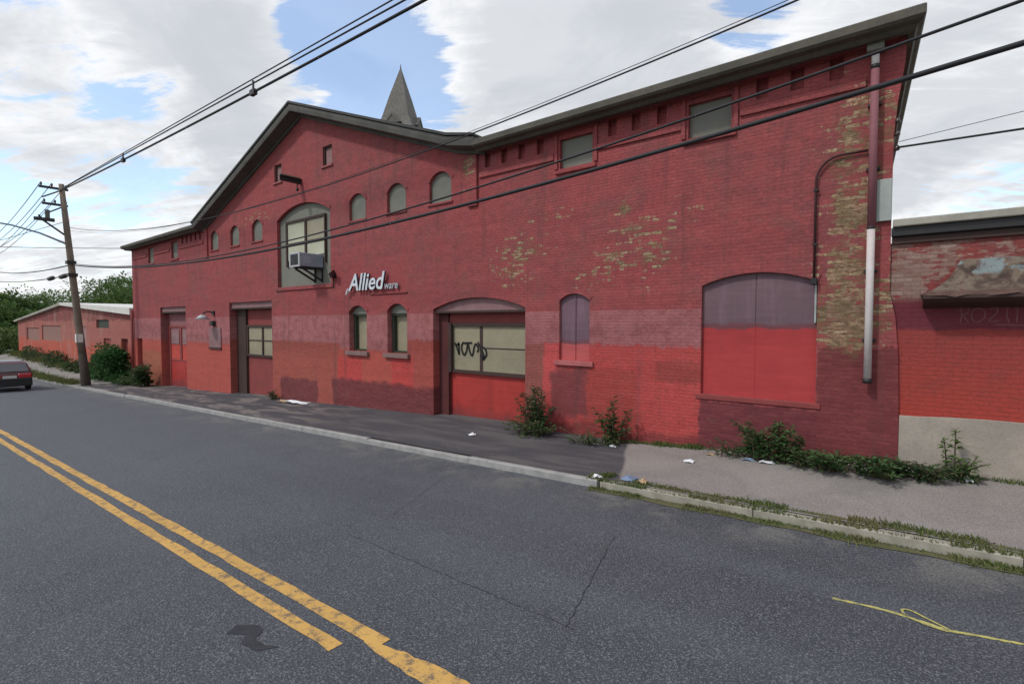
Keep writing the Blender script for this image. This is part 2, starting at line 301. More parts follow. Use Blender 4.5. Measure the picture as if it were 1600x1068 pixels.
def line_mat(name, col, under, lo, hi):
    m, n, b = base_mat(name, .75, .2); p, x, y, z = n.pos()
    v = n.noise(p, 9, 7, .7); q = n.noise(p, 1.1, 4, .6); c = n.mix(n.ss(q, .35, .7), col, tuple(a*.82 for a in col))
    sp = n.noise(p, 120, 2, .6)
    c = n.mix(n.m('MULTIPLY', n.ss(n.m('ADD', v, n.m('MULTIPLY', n.m('SUBTRACT', sp, .5), .5)), lo, hi), .8), c, under)
    n.l.new(c, b.inputs['Base Color']); bump(n, b, sp, .4, .004); return m
ASP = (.070, .074, .085)
M['yellow'] = line_mat('yellow_road_paint', (.56, .335, .10), ASP, .49, .66)
M['yellow_thin'] = line_mat('yellow_spray_paint', (.52, .47, .15), (.10, .105, .10), .47, .64)
def asphalt():
    m, n, b = base_mat('road_asphalt', .88, .25); p, x, y, z = n.pos()
    big = n.noise(p, .35, 5, .6, .5); tr = n.noise(n.xyz(n.m('MULTIPLY', x, .12), n.m('MULTIPLY', y, 1.1), 0.0), 1.0, 4, .55)
    sp = n.noise(p, 95, 3, .75); sp2 = n.noise(p, 38, 4, .7)
    vo = n.new('ShaderNodeTexVoronoi'); n.l.new(p, vo.inputs['Vector']); vo.inputs['Scale'].default_value = 75
    c = n.mix(n.ss(big, .35, .7), ASP, (.055, .059, .069)); c = n.mix(n.m('MULTIPLY', n.ss(tr, .45, .7), .5), c, (.080, .087, .101))
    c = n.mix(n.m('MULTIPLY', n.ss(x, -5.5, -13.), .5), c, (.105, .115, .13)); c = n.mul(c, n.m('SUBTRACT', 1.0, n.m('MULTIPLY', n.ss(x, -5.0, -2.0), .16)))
    ly = n.m('ABSOLUTE', n.m('SUBTRACT', n.m('ABSOLUTE', n.m('SUBTRACT', y, 4.9)), .8)); lane = n.ss(n.m('ADD', ly, n.m('MULTIPLY', n.m('SUBTRACT', big, .5), .5)), .45, .05)
    c = n.mix(n.m('MULTIPLY', lane, .35), c, (.086, .093, .108)); c = n.mix(n.m('MULTIPLY', n.ss(n.noise(p, .8, 6, .7, 1.0), .58, .70), .45), c, (.050, .053, .062))
    near = n.ss(y, 5.9, 7.1)
    c = n.mix(n.m('MULTIPLY', n.m('MULTIPLY', near, n.ss(n.noise(p, 1.2, 5, .65, .5), .42, .66)), .65), c, (.20, .19, .165))
    sp3 = n.noise(p, 55, 2, .5)
    c = n.mix(n.m('MULTIPLY', n.ss(sp2, .5, .66), .55), c, (.040, .043, .052))
    c = n.mix(n.m('MULTIPLY', n.ss(sp3, .56, .66), .6), c, (.20, .21, .22)); c = n.mix(n.m('MULTIPLY', n.ss(sp3, .44, .34), .6), c, (.028, .030, .036))
    c = n.mix(n.m('MULTIPLY', n.ss(sp, .55, .66), .8), c, (.24, .25, .26))
    n.l.new(c, b.inputs['Base Color']); bump(n, b, n.m('ADD', sp, n.m('MULTIPLY', vo.outputs['Distance'], .6)), .55, .008); return m
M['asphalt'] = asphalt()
def walk():
    m, n, b = base_mat('pavement_surface', .9, .2); p, x, y, z = n.pos()
    sp = n.noise(p, 85, 3, .75); big = n.noise(p, .8, 6, .65, .6); pt = n.noise(n.xyz(n.m('MULTIPLY', x, .5), n.m('MULTIPLY', y, 2.2), 0.0), 1.0, 5, .6, .6)
    dark = n.mix(n.ss(pt, .40, .66), (.060, .058, .066), (.105, .098, .098)); dark = n.mix(n.m('MULTIPLY', n.m('MULTIPLY', n.ss(x, -12.5, -17.), n.ss(pt, .5, .58)), .7), dark, (.21, .18, .165))
    light = n.mix(n.ss(big, .35, .68), (.265, .24, .222), (.205, .188, .175))
    dark = n.mix(n.m('MULTIPLY', n.ss(sp, .55, .75), .5), dark, (.17, .165, .17))
    conc = n.mix(n.ss(big, .35, .68), (.27, .25, .23), (.2, .19, .17))
    xb = n.m('ADD', x, n.m('ADD', n.m('MULTIPLY', y, .44), n.m('MULTIPLY', n.m('SUBTRACT', big, .5), .25)))
    c = n.mix(n.ss(xb, -.47, -.38), dark, light); c = n.mix(n.ss(x, -37.5, -39.), c, conc)
    s3 = n.noise(p, 48, 3, .6); c = n.mix(n.m('MULTIPLY', n.m('MULTIPLY', n.ss(s3, .52, .66), n.ss(xb, -.5, -.3)), .5), c, (.36, .33, .32)); c = n.mix(n.m('MULTIPLY', n.ss(s3, .47, .36), .4), c, (.08, .075, .075))
    c = n.mix(n.m('MULTIPLY', n.ss(sp, .57, .72), .55), c, (.34, .31, .30)); c = n.mix(n.m('MULTIPLY', n.ss(sp, .43, .3), .6), c, (.05, .045, .045))
    n.l.new(c, b.inputs['Base Color']); bump(n, b, sp, .5, .008); return m
M['walk'] = walk()
M['dirt'] = worn('dirt_and_dry_grass', (.10, .105, .045), (.13, .10, .065), .95, .6, .8, 8, .4)
M['crack'] = worn('crack_tar', (.034, .035, .04), None, .8)
M['tar'] = worn('tar_patch', (.030, .031, .036), (.05, .05, .055), .7, 6)
def leafmat(name, c1, c2, c3=None, rough=.6):
    m, n, b = base_mat(name, rough, .25); p, x, y, z = n.pos()
    ri = n.geo.outputs['Random Per Island']
    c = n.mix(ri, c1, c2)
    if c3: c = n.mix(n.m('MULTIPLY', n.ss(n.noise(p, .9, 3, .5), .45, .65), .6), c, c3)
    n.l.new(c, b.inputs['Base Color'])
    tr = n.new('ShaderNodeBsdfTranslucent'); n.l.new(c, tr.inputs[0]); mxs = n.new('ShaderNodeMixShader'); mxs.inputs[0].default_value = .3
    out = [q for q in n.n if q.type == 'OUTPUT_MATERIAL'][0]
    n.l.new(b.outputs[0], mxs.inputs[1]); n.l.new(tr.outputs[0], mxs.inputs[2]); n.l.new(mxs.outputs[0], out.inputs[0]); return m
M['leaf_weed'] = leafmat('weed_leaves', (.035, .080, .028), (.085, .155, .050), (.10, .13, .045))
M['leaf_weed_dark'] = leafmat('dark_weed_leaves', (.026, .058, .026), (.065, .115, .042), (.09, .10, .045))
M['leaf_bright'] = leafmat('bright_weed_leaves', (.07, .13, .035), (.13, .19, .055))
M['leaf_bush'] = leafmat('bush_leaves', (.025, .08, .025), (.06, .15, .04))
M['leaf_tree'] = leafmat('tree_leaves', (.04, .085, .025), (.09, .16, .04), (.13, .17, .05))
M['leaf_tree2'] = leafmat('tree_leaves_pale', (.07, .12, .04), (.14, .2, .06), (.17, .21, .08))
M['grass'] = leafmat('grass_blades', (.06, .10, .028), (.15, .18, .055), (.20, .165, .085))
M['stem'] = worn('weed_stem', (.09, .07, .04), None, .8)
M['bark'] = worn('tree_bark', (.08, .06, .045), (.05, .04, .03), .9, 4)
M['litter_white'] = worn('white_litter', (.72, .72, .74), (.55, .56, .6), .7, 12, .5, 30, .1)
M['litter_blue'] = worn('blue_litter', (.16, .22, .34), (.24, .27, .33), .6, 12)
M['litter_tan'] = worn('tan_litter', (.42, .29, .15), (.45, .36, .26), .8, 12)
M['car_red'] = worn('dark_red_car_paint', (.075, .009, .013), (.055, .008, .011), .22, 1, .3, 60, .02, .6, 0, 0)
M['car_black'] = worn('black_car_plastic', (.012, .013, .016), (.02, .02, .022), .45, 3, .3, 60, .02, .4, 0, 0)
M['car_glass'] = worn('dark_car_glass', (.03, .035, .05), (.04, .045, .06), .06, 1, .3, 60, .02, .9, 0, 0)
M['tail'] = worn('red_tail_lamp', (.42, .018, .025), (.3, .015, .02), .2, 1, .3, 60, .02, .7, 0, 0)
M['plate'] = worn('pale_number_plate', (.5, .5, .48), (.4, .4, .4), .5, 4)
M['tyre'] = worn('tyre_rubber', (.02, .02, .02), (.03, .03, .03), .85, 6)
M['rim'] = worn('wheel_alloy', (.35, .36, .37), None, .35, 3, .3, 60, .05, .6, .6, 0)
M['plaster'] = None
def plaster():
    m, n, b = base_mat('peeling_hood_plaster', .85, .2); p, x, y, z = n.pos()
    q = n.noise(p, 3.4, 6, .65, .6); r = n.noise(p, 9, 5, .65, .4); f = n.noise(p, 45, 3, .7)
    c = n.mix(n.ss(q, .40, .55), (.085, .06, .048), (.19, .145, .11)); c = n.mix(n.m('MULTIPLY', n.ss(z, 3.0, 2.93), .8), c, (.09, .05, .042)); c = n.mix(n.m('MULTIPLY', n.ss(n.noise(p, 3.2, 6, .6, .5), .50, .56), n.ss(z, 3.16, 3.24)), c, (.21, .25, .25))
    c = n.mix(n.m('MULTIPLY', n.ss(r, .54, .64), .7), c, (.11, .05, .045)); c = n.mix(n.m('MULTIPLY', n.ss(f, .55, .7), .5), c, (.05, .045, .04))
    n.l.new(c, b.inputs['Base Color']); bump(n, b, n.m('ADD', r, q), .7, .02); return m
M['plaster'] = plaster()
M['graffiti_pale'] = worn('pale_graffiti_paint', (.21, .085, .095), None, .7)
M['graffiti_black'] = worn('black_graffiti_paint', (.015, .015, .015), None, .6)
M['insulator'] = worn('insulator_ceramic', (.05, .035, .03), None, .3, 3, .3, 40, .1, .6)

# ------------------------------------------------------------------ geometry helpers
def tag(o, label=None, cat=None, group=None, kind=None):
    if label: o['label'] = label
    if cat: o['category'] = cat
    if group: o['group'] = group
    if kind: o['kind'] = kind
    return o
def thing(name, label, cat, loc=(0, 0, 0), group=None, rz=0):
    o = bpy.data.objects.new(name, None); COL.objects.link(o); o.empty_display_size = .2
    o.location = loc; o.rotation_euler = (0, 0, rz); return tag(o, label, cat, group)
class MB:
    def __init__(s): s.v = []; s.f = []; s.smooth = False
    def quad(s, *pts):
        i = len(s.v); s.v += [tuple(p) for p in pts]; s.f.append(tuple(range(i, i+len(pts)))); return s
    def box(s, x0, x1, y0, y1, z0, z1):
        i = len(s.v)
        s.v += [(x0, y0, z0), (x1, y0, z0), (x1, y1, z0), (x0, y1, z0), (x0, y0, z1), (x1, y0, z1), (x1, y1, z1), (x0, y1, z1)]
        s.f += [tuple(i+k for k in q) for q in ((0, 3, 2, 1), (4, 5, 6, 7), (0, 1, 5, 4), (1, 2, 6, 5), (2, 3, 7, 6), (3, 0, 4, 7))]; return s
    def obox(s, c, ax, ay, az):                # oriented box: centre and three half vectors
        c, ax, ay, az = map(Vector, (c, ax, ay, az)); i = len(s.v)
        for sz in (-1, 1):
            for sx, sy in ((-1, -1), (1, -1), (1, 1), (-1, 1)): s.v.append(tuple(c+ax*sx+ay*sy+az*sz))
        s.f += [tuple(i+k for k in q) for q in ((0, 3, 2, 1), (4, 5, 6, 7), (0, 1, 5, 4), (1, 2, 6, 5), (2, 3, 7, 6), (3, 0, 4, 7))]; return s
    def tube(s, pts, r, n=8, cap=True):
        pts = [Vector(p) for p in pts]; rs = r if isinstance(r, (list, tuple)) else [r]*len(pts); base = len(s.v)
        up = Vector((0, 0, 1)); prev = None
        for k, p in enumerate(pts):
            d = (pts[min(k+1, len(pts)-1)]-pts[max(k-1, 0)]).normalized()
            a = prev if prev is not None else (d.cross(up) if abs(d.z) < .95 else d.cross(Vector((1, 0, 0))))
            a = (a-d*a.dot(d)).normalized(); prev = a; bb = d.cross(a)
            for j in range(n):
                t = 2*math.pi*j/n; s.v.append(tuple(p+(a*math.cos(t)+bb*math.sin(t))*rs[k]))
        for k in range(len(pts)-1):
            for j in range(n):
                a0 = base+k*n+j; a1 = base+k*n+(j+1) % n; s.f.append((a0, a1, a1+n, a0+n))
        if cap: s.f.append(tuple(base+j for j in range(n))[::-1]); s.f.append(tuple(base+(len(pts)-1)*n+j for j in range(n)))
        return s
    def prism_y(s, pts, y0, y1):               # outline in x,z extruded along y
        i = len(s.v); n = len(pts)
        s.v += [(x, y0, z) for x, z in pts]+[(x, y1, z) for x, z in pts]
        s.f.append(tuple(i+k for k in range(n))); s.f.append(tuple(i+n+k for k in range(n))[::-1])
        for k in range(n): s.f.append((i+k, i+n+k, i+n+(k+1) % n, i+(k+1) % n))
        return s
    def prism_x(s, pts, x0, x1):               # outline in y,z extruded along x
        i = len(s.v); n = len(pts)
        s.v += [(x0, y, z) for y, z in pts]+[(x1, y, z) for y, z in pts]
        s.f.append(tuple(i+k for k in range(n))); s.f.append(tuple(i+n+k for k in range(n))[::-1])
        for k in range(n): s.f.append((i+k, i+n+k, i+n+(k+1) % n, i+(k+1) % n))
        return s
    def build(s, name, mat, parent=None, bevel=0, smooth=False, jitter=0):
        me = bpy.data.meshes.new(name); off = Vector((0, 0, 0)); p = parent
        while p is not None: off += Vector(p.location); p = p.parent
        me.from_pydata([tuple(Vector(v)-off) for v in s.v], [], s.f)
        bm = bmesh.new(); bm.from_mesh(me); bmesh.ops.remove_doubles(bm, verts=bm.verts, dist=1e-5) if len(bm.verts) < 3000 else None
        if len(bm.faces) < 6000 and s.fixn: bmesh.ops.recalc_face_normals(bm, faces=bm.faces)
        if bevel: bmesh.ops.bevel(bm, geom=list(bm.edges), offset=bevel, segments=1, affect='EDGES', clamp_overlap=True)
        bm.to_mesh(me); bm.free()
        if smooth: me.polygons.foreach_set('use_smooth', [True]*len(me.polygons))
        mats = mat if isinstance(mat, (list, tuple)) else [mat]
        for m_ in mats: me.materials.append(m_)
        o = bpy.data.objects.new(name, me); COL.objects.link(o)
        if parent is not None: o.parent = parent
        return o
    fixn = True
def arch(x0, x1, z0, zs, zc, n=12):
    """opening outline: bottom z0, springing zs, crown zc (segmental)"""
    pts = [(x0, z0), (x1, z0), (x1, zs)]
    if zc > zs+1e-4:
        w2 = (x1-x0)/2; h = zc-zs; r = (w2*w2+h*h)/(2*h); cx = (x0+x1)/2; cz = zc-r; a0 = math.asin(min(1, w2/r))
        if h > w2*.999: a0 = math.pi/2
        for k in range(1, n): t = a0-2*a0*k/n; pts.append((cx+r*math.sin(t), cz+r*math.cos(t)))
    pts.append((x0, zs)); return pts
def inside(p, poly):
    c = False; j = len(poly)-1
    for i in range(len(poly)):
        (xi, zi), (xj, zj) = poly[i], poly[j]
        if (zi > p[1]) != (zj > p[1]) and p[0] < (xj-xi)*(p[1]-zi)/(zj-zi)+xi: c = not c
        j = i
    return c
def pierced_wall(mb, outer, holes, y, axis='y'):
    """flat wall sheet with real openings and reveals; holes = (outline, depth, closed_back)"""
    vs = []; es = []
    for loop in [outer]+[h[0] for h in holes]:
        b0 = len(vs); vs += [Vector(q) for q in loop]; es += [(b0+k, b0+(k+1) % len(loop)) for k in range(len(loop))]
    rv, re_, rf, *_ = delaunay_2d_cdt(vs, es, [], 0, 1e-5)
    for f in rf:
        c = (sum(rv[k][0] for k in f)/len(f), sum(rv[k][1] for k in f)/len(f))
        if inside(c, outer) and not any(inside(c, h[0]) for h in holes): mb.quad(*[(rv[k][0], y, rv[k][1]) for k in f])
    for (loop, d, back) in holes:
        for k in range(len(loop)):
            a, b = loop[k], loop[(k+1) % len(loop)]
            mb.quad((a[0], y, a[1]), (b[0], y, b[1]), (b[0], y+d, b[1]), (a[0], y+d, a[1]))
        if back: mb.quad(*[(a[0], y+d, a[1]) for a in loop])
def face_panel(loop, y, t=.03):
    return MB().prism_y(loop, y, y+t)
def interp(x, pts):
    if x <= pts[0][0]: return pts[0][1]
    for (a, za), (b, zb) in zip(pts, pts[1:]):
        if x <= b: return za+(zb-za)*(x-a)/(b-a)
    return pts[-1][1]
def slope(x):
    return .031*max(min(x, 40), -52) if x > -44 else .031*(-44)-.031*8*(1-math.exp((x+44)/8))
def z_road(x, y): return slope(x) - .06*((y-2.4)/4.9)**2
def z_kerb(x): return slope(x)+.06
ZW = [(-160, -1.1), (-79, -.95), (-52, -1.15), (-37, -1.15), (-10.8, -.14), (-4.7, -.02), (-3.2, .08), (-.2, .32), (1.1, .25), (8, .45), (45, 1.4)]
def z_walk(x, y):
    f = max(0, min(1.25, (y-7.3)/2.7)); return z_kerb(x)+(interp(x, ZW)-z_kerb(x))*f

# ------------------------------------------------------------------ ground, road, pavements
def sheet(xs, ys, fz):
    mb = MB(); mb.fixn = False
    for x in xs:
        for y in ys: mb.v.append((x, y, fz(x, y)))
    m_ = len(ys)
    for i in range(len(xs)-1):
        for j in range(m_-1): mb.f.append((i*m_+j, (i+1)*m_+j, (i+1)*m_+j+1, i*m_+j+1))
    return mb
def frange(a, b, s):
    r = []; x = a
    while x < b-1e-6: r.append(x); x += s
    return r+[b]
tag(sheet([-1200, -600, -300, -160]+frange(-100, 60, 4)+[150, 400, 1200], [-1200, -400, -120, -40, -8, 0, 12, 40, 120, 400, 1200],
    lambda x, y: slope(x)-.5 + (0 if -8 <= y <= 12 else .0)).build('ground', M['dirt']), kind='structure')
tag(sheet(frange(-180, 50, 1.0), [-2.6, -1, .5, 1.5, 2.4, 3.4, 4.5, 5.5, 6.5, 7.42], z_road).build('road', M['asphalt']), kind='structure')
tag(sheet(frange(-180, 50, 1.0), [7.44, 8, 8.6, 9.2, 9.8, 10.5, 10.9], z_walk).build('pavement', M['walk']), kind='structure')
tag(sheet(frange(-180, 50, 2.0), [-5.5, -4, -2.66], lambda x, y: z_kerb(x)+.01).build('far_pavement', M['walk']), kind='structure')
def ribbon(pts, wf, zf, lift=.004):
    mb = MB(); mb.fixn = False; n = len(pts)
    for k, (x, y) in enumerate(pts):
        a = pts[max(k-1, 0)]; b = pts[min(k+1, n-1)]; dx_, dy_ = b[0]-a[0], b[1]-a[1]; L = math.hypot(dx_, dy_) or 1
        w_ = wf(k) if callable(wf) else wf
        for s_ in (-.5, .5): X = x-dy_/L*w_*s_; Y = y+dx_/L*w_*s_; mb.v.append((X, Y, zf(X, Y)+lift))
    for k in range(n-1): mb.f.append((2*k, 2*k+2, 2*k+3, 2*k+1))
    return mb
def yc(x, base): return base - (.0135*(-x-4) if x < -4 else 0) - (.0 if x > -20 else 0)
rj = random.Random(3)
tag(ribbon([(x, yc(x, 2.53)+rj.uniform(-.008, .008)) for x in frange(-120, -3.35, .35)], lambda k: .135+rj.uniform(-.012, .012), z_road).build('road_line', M['yellow']), kind='structure')
tag(ribbon([(x, yc(x, 2.27)+rj.uniform(-.008, .008)) for x in frange(-120, -3.62, .35)], lambda k: .125+rj.uniform(-.012, .012), z_road).build('road_line', M['yellow']), kind='structure')
tag(ribbon([(x, 2.475+.03*(x+3.45)+rj.uniform(-.008, .008)) for x in frange(-3.5, -2.2, .1)], lambda k: min(.20, .07+k*.018)+rj.uniform(-.02, .02), z_road).build('road_line', M['yellow']), kind='structure')
tag(ribbon([(x, 2.53) for x in frange(-2.1, 40, .5)], .13, z_road).build('road_line', M['yellow']), kind='structure')
tag(ribbon([(x, 2.27) for x in frange(-2.1, 40, .5)], .13, z_road).build('road_line', M['yellow']), kind='structure')
# kerbs
def kerb(x0, x1, w_, h, mat, name, seg=1.8, y=7.3, jit=.012):
    mb = MB(); x = x0; rk = random.Random(5)
    while x < x1-.05:
        e = min(x+seg*rk.uniform(.8, 1.2), x1); g = .006; dz_ = rk.uniform(-jit, jit); dyy = rk.uniform(-jit, jit)
        n_ = max(1, int((e-x)/.6)); i0 = len(mb.v)
        for k in range(n_+1):
            X = x+g+(e-x-2*g)*k/n_; zt = z_kerb(X)+h+dz_; zb = z_road(X, y)-.25
            for (Y, Z) in ((y+dyy, zb), (y+dyy, zt-.015), (y+dyy+.02, zt), (y+dyy+w_, zt), (y+dyy+w_, zb)): mb.v.append((X, Y, Z))
        for k in range(n_):
            for j in range(4): a = i0+5*k+j; mb.f.append((a, a+5, a+6, a+1))
        mb.f.append(tuple(i0+j for j in range(5))[::-1]); mb.f.append(tuple(i0+5*n_+j for j in range(5)))
        x = e
    return tag(mb.build(name, mat), kind='structure')
kerb(-180, -4.0, .12, .0, M['kerb'], 'kerb', 3.2)
kerb(-4.0, 50, .14, -.012, M['kerb2'], 'kerb', 2.2, 7.3, .02)
kerb(-180, 50, .15, .01, M['kerb'], 'kerb', 3.5, -2.72)
def wob(a, b, n, amp, rnd):
    return [(a[0]+(b[0]-a[0])*k/n+rnd.uniform(-amp, amp), a[1]+(b[1]-a[1])*k/n+rnd.uniform(-amp, amp)) for k in range(n+1)]
rk = random.Random(11)
for a, b, w_ in [((-2.86, 5.6), (-2.28, 3.6), .009), ((-5.6, 3.72), (-2.2, 3.62), .006), ((-6.6, 6.4), (-5.7, 4.5), .006)]:
    tag(ribbon(wob(a, b, 30, .009, rk), lambda k: w_*rk.uniform(.3, 1.3), z_road).build('road_crack', M['crack']), kind='structure')
mb = MB(); mb.fixn = False
for poly in [[(-4.62, 1.93), (-4.45, 2.05), (-4.32, 2.02), (-4.28, 1.93), (-4.12, 1.94), (-4.0, 2.0), (-4.1, 1.86), (-4.3, 1.83), (-4.4, 1.92), (-4.55, 1.82)]]:
    mb.quad(*[(x, y, z_road(x, y)+.004) for x, y in poly])
tag(mb.build('tar_spot', M['tar']), kind='structure')
sp_pts = [(-.57, 5.47), (-.3, 5.50), (-.1, 5.50), (.1, 5.46), (.24, 5.43), (.4, 5.47), (.55, 5.50), (.8, 5.55), (1.4, 5.6)]
def spl(pts, n=6):
    o = []
    for i in range(len(pts)-1):
        p0 = pts[max(i-1, 0)]; p1 = pts[i]; p2 = pts[i+1]; p3 = pts[min(i+2, len(pts)-1)]
        for k in range(n):
            t = k/n; o.append(tuple(.5*((2*b)+(-a+c)*t+(2*a-5*b+4*c-d)*t*t+(-a+3*b-3*c+d)*t**3) for a, b, c, d in zip(p0, p1, p2, p3)))
    return o+[tuple(pts[-1])]
tag(ribbon(spl(sp_pts), lambda k: .035+rk.uniform(-.012, .012), z_road).build('spray_mark', M['yellow_thin']), kind='structure')
tag(ribbon(spl([(.24, 5.40), (.1, 5.42), (-.03, 5.50), (-.06, 5.60), (.0, 5.62), (.1, 5.55), (.25, 5.44)]), lambda k: .02+rk.uniform(-.006, .006), z_road, .008).build('spray_mark', M['yellow_thin']), kind='structure')

# ------------------------------------------------------------------ the red brick warehouse
XL, XR, XA, XE1, XE2 = -37.2, -.30, -17.65, -26.55, -8.85
HO = thing('brick_warehouse', 'long red painted brick warehouse with central gable and boarded openings', 'warehouse', (-17.65, 10, 0))
outer = [(-37.2, -2.2), (-.22, -2.2), (-.22, .9), (-.25, 2.0), (-.30, 2.6), (-.38, 3.0), (-.38, 5.4), (-.34, 5.9), (-.26, 6.5), (-.24, 7.0), (XE2, 7.0), (XE2, 6.98), (XA, 10.08), (XE1, 6.98), (XE1, 7.0), (-37.2, 7.0)]
holes = []
def hole(loop, d, back=False): holes.append((loop, d, back))
slotx = [-8.75, -8.2, -7.66, -7.1, -5.22, -4.68, -4.13, -2.28, -1.73, -1.16]
for x in slotx: hole(arch(x-.10, x+.10, 6.48, 6.84, 6.84), .11, True)
for x in [-29.2, -28.65, -28.1, -27.55, -27.0]: hole(arch(x-.10, x+.10, 6.48, 6.84, 6.84), .11, True)
fr_win = [(-6.55, -5.70, 6.02, 6.68), (-3.59, -2.80, 6.05, 6.70), (-34.3, -33.45, 5.85, 6.70), (-30.75, -29.85, 5.85, 6.70)]
for a, b, c, d in fr_win: hole(arch(a, b, c, d, d), .10)
sq_win = [(-16.35, -15.78, 7.92, 8.58), (-19.75, -19.2, 7.92, 8.58)]
for a, b, c, d in sq_win: hole(arch(a, b, c, d, d), .10)
small_arch = [(-14.81, -13.93, 5.84, 6.42, 6.68), (-12.84, -11.97, 5.84, 6.42, 6.68), (-10.94, -10.07, 5.84, 6.42, 6.68),
              (-25.8, -24.98, 5.84, 6.42, 6.70), (-23.72, -22.88, 5.84, 6.42, 6.70), (-21.7, -20.82, 5.84, 6.42, 6.70)]
for a in small_arch: hole(arch(*a), .09)
BIG = (-19.62, -15.95, 3.86, 6.40, 6.86); hole(arch(*BIG, n=18), .13)
GW = [(-14.9, -13.93, 1.57, 2.84, 3.06), (-12.88, -11.95, 1.57, 2.84, 3.08)]
for a in GW: hole(arch(*a), .34)
D0 = (-36.55, -35.7, -2.0, 1.58, 1.58); D1 = (-32.6, -29.0, -2.0, 3.33, 3.33); D2 = (-23.98, -20.15, -2.0, 3.38, 3.38); GA = (-10.82, -7.54, -2.0, 2.88, 3.17)
hole(arch(*D0), .3); hole(arch(*D1), .45); hole(arch(*D2), .45); hole(arch(*GA, n=18), .42)
NA = (-6.55, -5.75, 1.64, 3.0, 3.16); hole(arch(*NA), .07)
BW = (-3.29, -1.36, 1.13, 3.20, 3.40); hole(arch(*BW, n=18), .07)
mb = MB(); mb.fixn = False; pierced_wall(mb, outer, holes, 10.0)
mb.build('wall', M['wall'], HO)
# return walls and back
mb = MB()
mb.quad((-.25, 10.002, -2), (-2.2, 38, -2), (-2.2, 38, 7.0), (-.42, 10.002, 7.0), (-.42, 10.002, 2.6))

mb.build('side_wall', M['wall_side'], HO); mb = MB(); mb.quad((-37.2, 10.002, -2), (-37.2, 10.002, 7), (-37.2, 38, 7), (-37.2, 38, -2)); mb.build('side_wall', M['wall_side'], HO)
mb = MB(); mb.fixn = False
mb.quad(*[(x if x < -1 else -2.2, 38, z) for x, z in outer]); mb.build('rear_wall', M['wall_side'], HO)
# wing frieze: belt course, pilasters beside the gable, raised window surrounds
for a, b in [(-9.02, -6.70), (-5.56, -3.72), (-2.64, -.75), (-36.9, -34.5), (-33.25, -30.95), (-29.6, -26.6)]: MB().box(a, b, 9.955, 9.999, 6.24, 6.37).build('belt_course', M['wall'], HO, .006)
for a, b in [(-9.42, -9.08), (-27.0+.58, -26.08)]:
    MB().box(a, b, 9.93, 9.999, 5.55, 6.86).build('pilaster', M['wall'], HO, .01)
mb = MB(); mb.box(-9.08, -9.02, 9.985, 9.999, 5.6, 6.3); 
mb = MB()
for x0, x1, y in ((-9.0, -.35, 9.94), (-36.9, -26.4, 9.94)):
    k = x0
    MB().box(x0, x1, y, 9.999, 6.86, 7.0).build('brick_corbel', M['wall'], HO, .004)
# cornices: profile (out, z) swept with a mitre round the outer corner
prof = [(0, 6.94), (.10, 6.90), (.16, 6.82), (.30, 6.80), (.36, 6.86), (.46, 6.88), (.50, 6.92), (.50, 7.04), (.46, 7.07), (0, 7.12)]
def cornice(xin, xout, sx, name='cornice'):
    mb = MB(); n_ = len(prof)
    for (o, z) in prof: mb.v.append((xin, 10-o, z))
    for (o, z) in prof: mb.v.append((xout+sx*o*.62, 10-o, z))
    for (o, z) in prof: mb.v.append((xout+sx*o*.62-(2.2 if sx > 0 else 0), 38, z))
    for r in range(2):
        for j in range(n_): mb.f.append((r*n_+j, (r+1)*n_+j, (r+1)*n_+(j+1) % n_, r*n_+(j+1) % n_))
    mb.f.append(tuple(range(n_))); mb.f.append(tuple(2*n_+j for j in range(n_)))
    return mb.build(name, M['cornice'], HO)
cornice(XE2-.02, -.33, 1); cornice(XE1+.02, -37.12, -1)
mb = MB(); mb.quad((XE2, 10, 7.05), (-.42, 10, 7.05), (-2.2, 38, 7.05), (XE2, 38, 7.05)); mb.build('flat_roof', M['roof'], HO); MB().box(-37.2, XE1, 10.0, 38, 6.98, 7.05).build('flat_roof', M['roof'], HO)
# gable rake
rp = [(0, -.33), (.07, -.33), (.09, -.26), (.40, -.22), (.43, -.24), (.48, -.22), (.50, -.10), (.50, .0), (0, .02)]
def rake(x0, z0, x1, z1):
    mb = MB(); n_ = len(rp)
    for X, Z in ((x0, z0), (x1, z1)):
        for o, h in rp: mb.v.append((X, 10-o, Z+h))
    for j in range(n_): mb.f.append((j, n_+j, n_+(j+1) % n_, (j+1) % n_))
    mb.f.append(tuple(range(n_))); mb.f.append(tuple(n_+j for j in range(n_)))
    return mb.build('rake_board', M['rake'], HO)
rake(XE1-.05, 7.08, XA, 10.24); 
rake(-9.75, 7.34, XA, 10.24)
rake(-9.75, 7.34, XE2+.05, 7.13)
mb = MB()
mb.prism_y([(XE1-.06, 7.1), (XA, 10.262), (-9.75, 7.362), (XE2+.06, 7.152), (XE2+.06, 7.21), (-9.74, 7.43), (XA, 10.34), (XE1-.1, 7.17)], 9.46, 38.2)
mb.build('roof', M['roof'], HO)
